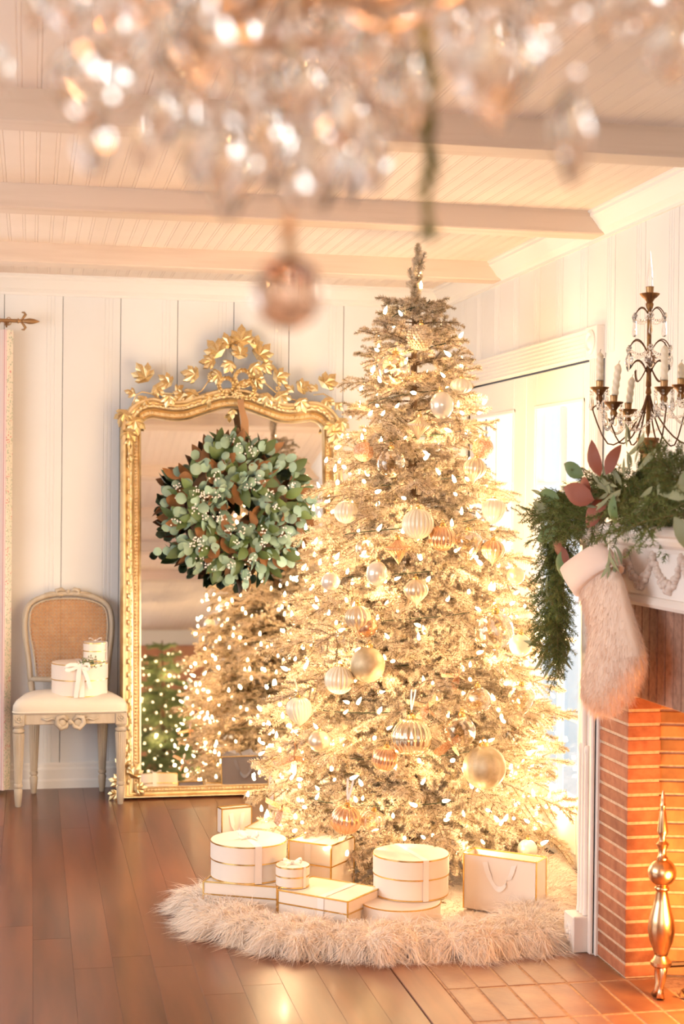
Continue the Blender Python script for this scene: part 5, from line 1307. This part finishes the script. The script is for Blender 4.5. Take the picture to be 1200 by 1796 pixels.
for px, py, n_, a in ((968,1010,7,3.6),(985,1020,6,3.0),(990,1050,5,3.3),(975,880,4,-1.2),(995,1095,5,3.4),(965,1130,5,-2.2),(985,1140,5,3.5)): olive(px, py, n_, a, .45, Y=4.67)

# ------------------------------------------------------------------ candelabra
cd = thing('candelabra', 'rusty gilt candelabra hung with crystal drops standing on the mantel', 'candelabra', (1.80, 4.32, 1.336))
CB = Vector((1.80, 4.32, 1.336)); SY = CB.y
def cz(y): return at(1143, 440 + y / 4.725, SY).z - CB.z
u_ = 1 / 4.725 * (CB - CAM).dot(FWD) / CAM_F         # metres per crop pixel
Z0 = cz(1680)
MB().lathe([(0, 0), (.07, 0), (.072, .012), (.05, .03), (.03, .06), (.024, .09), (.022, Z0), (.034, cz(1650)), (.036, cz(1620)), (.030, cz(1590)), (.034, cz(1560)), (.033, cz(1550)), (0, cz(1548))], 20).build('base', M_TOLE, cd, smooth='auto')
MB().lathe([(0, cz(1560)), (.0065, cz(1500)), (.0065, cz(1190)), (.009, cz(1180)), (.006, cz(1130)), (.0085, cz(1120)), (.0065, cz(1000)), (.0065, cz(480)), (0, cz(478))], 12).build('stem', M_TOLE, cd, smooth='auto')
def cup(P, parent, s=1.):
    M = Tm(*P) @ Sc(s)
    MB().lathe([(0, -.042), (.008, -.040), (.011, -.030), (.008, -.022), (.014, -.012), (.022, -.006), (.027, 0), (.029, .003), (.026, .004), (.012, .001), (0, .001)], 18, M).build('drip_pan', M_TOLE, parent, smooth='auto')
    MB().lathe([(.010, .0), (.011, .018), (.0115, .022), (.012, .023)], 14, M, cap=False).build('socket', M_BRASS, parent, smooth='auto')
cup((0, 0, cz(365)), cd, 1.05)
MB().lathe([(0, cz(480)), (.010, cz(470)), (.012, cz(440)), (.007, cz(420)), (.010, cz(400)), (.02, cz(370))], 14).build('knop', M_TOLE, cd, smooth='auto')
cr = MB().lathe([(.0115, 0), (.0105, .03), (.001, (cz(0) - cz(300))), (0, (cz(0) - cz(300)) + .001)], 6, Tm(0, 0, cz(300))).build('glass_spire', M_CRYS, cd)
def drop_mesh(name, L, W, mtl=M_CRYS, kind='prism'):
    if kind == 'prism': prof = [(0, 0), (W*.35, -L*.04), (W*.42, -L*.4), (W*.5, -L*.85), (0, -L)]; n_ = 6
    elif kind == 'tear': prof = [(0, 0), (W*.16, -L*.12), (W*.34, -L*.5), (W*.5, -L*.78), (W*.34, -L*.92), (0, -L)]; n_ = 8
    elif kind == 'ball': prof = [(W/2*math.sin(PI*j/6), -W/2 + W/2*math.cos(PI*j/6)) for j in range(7)]; n_ = 8
    return MB().lathe(prof[::-1], n_, cap=False).mesh(name, mtl)
def pendalogue(W, L, T, mtl=M_CRYS, name='pendant'):
    """flat leaf-shaped cut drop hanging from its top"""
    out = [(0, 0), (.14, -.05), (.22, -.14), (.38, -.26), (.5, -.42), (.46, -.56), (.34, -.70), (.20, -.84), (.08, -.95), (0, -1)]
    out = [(x * W, z * L) for x, z in out]; out = out + [(-x, z) for x, z in out[-2:0:-1]]
    n_ = len(out); cxz = (0, -.45 * L)
    r1 = [(cxz[0] + (x - cxz[0]) * .62, cxz[1] + (z - cxz[1]) * .62) for x, z in out]; r2 = [(cxz[0] + (x - cxz[0]) * .28, cxz[1] + (z - cxz[1]) * .28) for x, z in out]
    vs = [(x, -.0012, z) for x, z in out] + [(x, .0012, z) for x, z in out] + [(x, -T*.38, z) for x, z in r1] + [(x, T*.38, z) for x, z in r1] + [(x, -T/2, z) for x, z in r2] + [(x, T/2, z) for x, z in r2]
    fs = []
    for i in range(n_):
        j = (i + 1) % n_
        fs += [(i, j, n_+j, n_+i), (i, 2*n_+i, 2*n_+j), (i, 2*n_+j, j), (n_+i, n_+j, 3*n_+j), (n_+i, 3*n_+j, 3*n_+i), (2*n_+i, 4*n_+i, 4*n_+j), (2*n_+i, 4*n_+j, 2*n_+j), (3*n_+i, 3*n_+j, 5*n_+j), (3*n_+i, 5*n_+j, 5*n_+i)]
    fs += [tuple(range(4*n_, 5*n_))[::-1], tuple(range(5*n_, 6*n_))]
    return MB().add(vs, fs).mesh(name, mtl)
BEAD = drop_mesh('bead', .008, .0085, kind='ball'); PRI = drop_mesh('prism', .05, .012); TEAR = drop_mesh('teardrop', .045, .013, kind='tear'); PEND = pendalogue(.038, .052, .010)
FLOR = MB(); 
for k in range(6): FLOR.sphere((.006 * math.cos(k*PI/3), 0, .006 * math.sin(k*PI/3)), .0042, 5, 4)
FLOR = FLOR.mesh('floret', M_CRYS)
def arc(p0, p1, p2, n=8): return [Vector(p0) * (1-t)**2 + Vector(p1) * 2*t*(1-t) + Vector(p2) * t*t for t in [k / n for k in range(n + 1)]]
def chain(parent, A, B, sag, step=.0095):
    A, B = Vector(A), Vector(B); n_ = max(2, int(((B - A).length + sag * 1.5) / step))
    for k in range(1, n_):
        t = k / n_; P = A * (1-t) + B * t + Vector((0, 0, -sag * 4 * t * (1-t))); inst('bead', BEAD, parent, loc=P)
for k in range(6):
    a = k * PI / 3 + .2; ca, sa = math.cos(a), math.sin(a); w1 = MB()
    r1, r2 = 140 * u_, 190 * u_
    E1 = Vector((ca * r1, sa * r1, cz(545)))
    w1.tube(arc((ca*.006, sa*.006, cz(520)), (ca * r1 * .55, sa * r1 * .55, cz(410)), E1), .0018, 5)
    E2 = Vector((ca * r2, sa * r2, cz(815)))
    w1.tube(arc((ca*.006, sa*.006, cz(840)), (ca * r2 * .6, sa * r2 * .6, cz(650)), E2), .0020, 5)
    w1.tube(arc((ca*.006, sa*.006, cz(1010)), (ca * r2 * .5, sa * r2 * .5, cz(830)), (ca * r2 * .9, sa * r2 * .9, cz(970))), .0020, 5)
    w1.tube(arc((ca*.006, sa*.006, cz(960)), (ca * r1 * .9, sa * r1 * .9, cz(1190)), (ca * r1 * .9, sa * r1 * .9, cz(990))), .0018, 5)
    w1.build('branch_arm', M_WIRE, cd, smooth=True)
    inst('floret', FLOR, cd, loc=E1, rot=(0, 0, a + PI/2)); inst('prism' if k % 2 else 'teardrop', PRI if k % 2 else TEAR, cd, loc=E1 + Vector((0, 0, -.014)))
    for q in range(2): inst('bead', BEAD, cd, loc=E1 + Vector((0, 0, -.002 - .007 * q)))
    inst('floret', FLOR, cd, loc=E2, rot=(0, 0, a + PI/2)); inst('pendant', PEND, cd, loc=E2 + Vector((0, 0, -.012)), rot=(0, 0, a + PI/2))
    a2 = a + PI / 3; chain(cd, E2, (math.cos(a2) * r2, math.sin(a2) * r2, cz(815)), .016); chain(cd, E1, (math.cos(a2) * r1, math.sin(a2) * r1, cz(545)), .012)
cups = [(-.144, .0, 1138, 815, 'white twisted candle, far left arm of the candelabra'), (-.098, -.10, 1278, 930, 'white twisted candle leaning on the front left arm'), (-.062, .10, 1308, 1000, 'white twisted candle behind the leaning one'), (.046, -.12, 1162, 795, 'white twisted candle just right of the candelabra stem'), (.095, .11, 1100, 880, 'white twisted candle at the right picture edge'), (.165, -.02, 1165, 850, 'white twisted candle on the outermost right arm')]
rt_ = Vector((math.cos(.41), -math.sin(.41), 0)); fw_ = Vector((math.sin(.41), math.cos(.41), 0)); ends = []
for dx, dy, y, yt, lab in cups:
    P = rt_ * dx + fw_ * dy + Vector((0, 0, cz(y))); ends.append(P); d = Vector((P.x, P.y, 0)); L = d.length; d.normalize()
    MB().tube(smooth_path([d * .005 + Vector((0, 0, cz(1200))), d * .02 + Vector((0, 0, cz(1330))), d * (L * .45) + Vector((0, 0, cz(1540))), d * (L * .82) + Vector((0, 0, cz(1600))), d * (L * 1.12) + Vector((0, 0, P.z / 2 + cz(1600) / 2 + .01)), d * (L * 1.10) + Vector((0, 0, P.z - .055)), d * (L * .98) + Vector((0, 0, P.z - .045)), P + Vector((0, 0, -.036))], 3), .0024, 6).build('arm', M_WIRE, cd, smooth=True)
    cup(P, cd)
    for k in range(6):
        a = k * PI / 3; Q = P + Vector((math.cos(a) * .027, math.sin(a) * .027, -.004))
        for q in range(2): inst('bead', BEAD, cd, loc=Q + Vector((0, 0, -.009 * q)))
        inst('teardrop', TEAR, cd, loc=Q + Vector((0, 0, -.018)))
    h = (yt < y) * (cz(yt) - P.z - .012)
    c = thing('candle', lab, 'candle', CB + P + Vector((0, 0, .004)), group='candles in the candelabra', rot=(0, .12 if 'leaning' in lab else .0, 0))
    prof = [(.0088, 0), (.0088, .02)] + [(.0098, .02 + (h - .03) * k / 20) for k in range(21)] + [(.006, h - .004), (.002, h)]
    b = MB(); n_ = 18; vs = []
    for r_, z_ in prof:
        for k in range(n_):
            a = 2*PI*k/n_; tw_ = 1 + (.16 * math.cos(3 * (a + z_ * 95)) if z_ > .02 else 0); vs.append((r_ * tw_ * math.cos(a), r_ * tw_ * math.sin(a), z_))
    b.add(vs, [(j*n_+k, j*n_+(k+1) % n_, (j+1)*n_+(k+1) % n_, (j+1)*n_+k) for j in range(len(prof)-1) for k in range(n_)] + [tuple((len(prof)-1)*n_+k for k in range(n_))]).build('wax', M_CANDLE, c, smooth=True)
    MB().tube([(0, 0, h - .002), (.001, 0, h + .005), (.003, 0, h + .009)], .0009, 5).build('wick', M_IRON, c)
for i, j in ((0,1),(1,3),(3,5),(5,4),(4,2),(2,0)): chain(cd, ends[i] + Vector((0, 0, -.02)), ends[j] + Vector((0, 0, -.02)), .075)
for P in ends: chain(cd, P + Vector((0, 0, -.015)), (P.x * .12, P.y * .12, cz(1300)), .04)

# ------------------------------------------------------------------ chandelier close to the camera
KS = .67
CH = Vector((.235 * KS, 1.42 * KS, CAM.z + .50 * KS))
chd = thing('chandelier', 'crystal chandelier hanging close to the camera, out of focus', 'chandelier', CH)
M_CHC = mat('tinted_crystal', (.95, .89, .82), .02, trans=1., ior=1.55)
M_CHF = mat('silvered_brass', (.62, .46, .32), .3, .9)
MB().lathe([(0, .66), (.05, .66), (.055, .65), (.02, .63), (.004, .62), (.004, .10), (.02, .09), (.028, .05), (.015, .02), (.02, -.02), (.03, -.05), (.012, -.08), (.010, -.13), (0, -.14)], 20, Sc(.45, .45, 1.) @ Tm(0, 0, .05)).build('stem', M_CHF, chd, smooth='auto')
for r, z in ((.06, -.04), (.134, .013), (.20, .04)):
    MB().tube([(r*math.cos(a), r*math.sin(a), z) for a in [2*PI*k/40 for k in range(40)]], .0035, 6, closed=True).build('ring', M_CHF, chd, smooth=True)
for k in range(8):
    a = k*PI/4 + .2; ca, sa = math.cos(a), math.sin(a)
    am = MB().tube(smooth_path([(ca*.010, sa*.010, -.014), (ca*.06, sa*.06, -.04), (ca*.134, sa*.134, .0), (ca*.195, sa*.195, .035), (ca*.208, sa*.208, .068)], 5), .0034, 8).build('arm', M_CHF, chd, smooth=True)
    MB().lathe([(0, .09), (.03, .105), (.035, .11), (.012, .112), (.012, .14), (0, .14)], 14, Tm(ca*.208, sa*.208, 0) @ Sc(.67)).build('drip_pan', M_CHF, chd, smooth='auto')
    MB().lathe([(.010, .14), (.010, .22), (0, .22)], 12, Tm(ca*.208, sa*.208, 0) @ Sc(.67)).build('candle_tube', M_CANDLE, chd, smooth='auto')
def crystal(px, yt, yb, wpx, Y, rz=None, me=None, tilt=0.):
    Y = Y * KS
    P = at(px, yt, Y); Q = at(px, yb, Y); L = P.z - Q.z; W = 1.15 * wpx / CAM_F * (P - CAM).dot(FWD)
    return inst('pendant', me or pendalogue(W, L, W * .34, M_CHC), chd, M=Tm(*(P - CH)) @ Rz(rnd.uniform(-.9, .9) if rz is None else rz) @ Ry(tilt))
BIGB = drop_mesh('bead', .0135, .0135, M_CHC, kind='ball'); SMB = drop_mesh('bead', .009, .009, M_CHC, kind='ball')
for px, yt, yb, w_, Y in ((-12,70,195,70,1.5),(150,75,222,118,1.30),(165,205,312,78,1.28),(345,185,335,62,1.33),(402,205,392,92,1.36),(212,15,125,90,1.55),(345,-30,172,140,1.25),(470,175,342,92,1.5),(545,105,225,66,1.6),(566,200,372,96,1.42),(618,120,362,84,1.55),(716,70,255,100,1.35),(655,245,345,60,1.5),(872,10,232,158,1.22),(1005,148,328,96,1.25),(1180,30,148,78,1.4),(1128,-40,62,62,1.5),
   (290,150,260,60,1.6),(440,40,180,80,1.62),(520,-10,110,80,1.5),(600,10,130,70,1.35),(690,-20,90,80,1.6),(800,-10,110,60,1.6),(950,30,130,50,1.5),(60,-20,60,50,1.6),(250,-60,60,80,1.35),(430,120,230,50,1.28),(330,150,230,40,1.6),(500,250,350,50,1.6),(745,120,200,40,1.6),(120,-30,60,90,1.5),(210,110,190,60,1.5),(310,60,150,80,1.5),(380,20,120,70,1.62),(500,100,200,80,1.4),(560,20,110,90,1.6),(640,40,140,80,1.3),(420,-40,50,110,1.45),(800,60,150,50,1.5),(940,-40,60,100,1.4),(250,210,300,40,1.6),(520,300,365,46,1.3),(680,120,200,50,1.62),(1060,-40,80,60,1.45)):
    crystal(px, yt, yb, w_, Y)
# strings of beads hung between the drops
for x0, y0, x1, y1, Y in ((125,20,150,75,1.30),(160,190,168,215,1.28),(350,100,345,190,1.33),(400,100,402,205,1.36),(470,60,470,175,1.5),(560,60,566,200,1.42),(618,-20,618,120,1.55),(716,-40,716,70,1.35),(1010,40,1005,148,1.25),(250,20,300,150,1.6),(420,0,520,60,1.3),(520,60,640,10,1.35),(640,10,740,40,1.4),(300,60,420,0,1.45),(470,160,590,150,1.4),(590,150,700,60,1.45),(200,60,330,110,1.5),(330,110,480,150,1.55),(870,-30,1010,50,1.3),(760,30,880,-20,1.4),(500,90,520,250,1.5),(560,100,620,260,1.55),(1100,60,1180,30,1.4),(640,150,720,210,1.5)):
    A, B = at(x0, y0, Y * KS) - CH, at(x1, y1, Y * KS) - CH; n_ = max(2, int((B - A).length / .014))
    for k in range(n_ + 1):
        t = k / n_; inst('bead', BIGB if k % 3 == 0 else SMB, chd, loc=A * (1-t) + B * t + Vector((0, 0, -.03 * math.sin(PI * t) + .01)))
for k in range(8): point('chandelier_candle_light', (.208*math.cos(k*PI/4+.2), .208*math.sin(k*PI/4+.2), .17), 2.4, (1, .50, .24), .012, chd)
# loose bead tiers around the rings
for r, z, n_ in ((.134, .0, 30), (.20, .028, 40)):
    for k in range(n_):
        a = 2*PI*k/n_; inst('bead', SMB, chd, loc=(r*math.cos(a), r*math.sin(a), z - .02 * abs(math.sin(a * 4))))
# ball finial
BC = at(505, 514, 1.40 * KS); Rb = 66 / CAM_F * (BC - CAM).dot(FWD)
bme = bpy.data.meshes.new('crystal_ball'); bm_ = bmesh.new(); bmesh.ops.create_icosphere(bm_, subdivisions=2, radius=Rb); bm_.to_mesh(bme); bm_.free(); bme.materials.append(M_SMOKE)
inst('crystal_ball', bme, chd, loc=BC - CH, rot=(.3, .2, .1), label='faceted champagne crystal ball hanging lowest')
MB().lathe([(0, 0), (.008, .002), (.010, .010), (.004, .016), (.009, .024), (.004, .034), (.003, .09), (0, .09)], 12, Tm(*(BC - CH + Vector((0, 0, Rb * .97)))) @ Sc(.67)).build('ball_hanger', M_CHF, chd, smooth='auto')
# sprig of greenery hanging from the chandelier
gs = thing('greenery_strand', 'olive green foliage strand dangling from the chandelier, out of focus', 'garland', at(752, -60, 1.0))
o0 = gs.location.copy(); pts_ = [at(x, y, 1.0) - o0 for x, y in ((752,-60),(745,40),(748,110),(758,180),(750,240),(752,300),(748,395))]
MB().tube(smooth_path([tuple(p) for p in pts_], 4), .0016, 5).build('stem', M_STEM, gs)
LL = leaf_mesh('small_leaf', .014, .0042, M_OLIVE, 'lance', .1); sm = smooth_path([tuple(p) for p in pts_], 12)
M_STRG = mat('strand_green', (.17, .17, .06), .6, rand=.3); LL.materials.clear(); LL.materials.append(M_STRG)
for i, p in enumerate(sm):
    for k in range(2): inst('small_leaf', LL, gs, M=Tm(*p) @ Euler((0, PI + rnd.uniform(-.9, .9), rnd.uniform(0, 6))).to_matrix().to_4x4() @ Sc(rnd.uniform(.7, 1.3)))
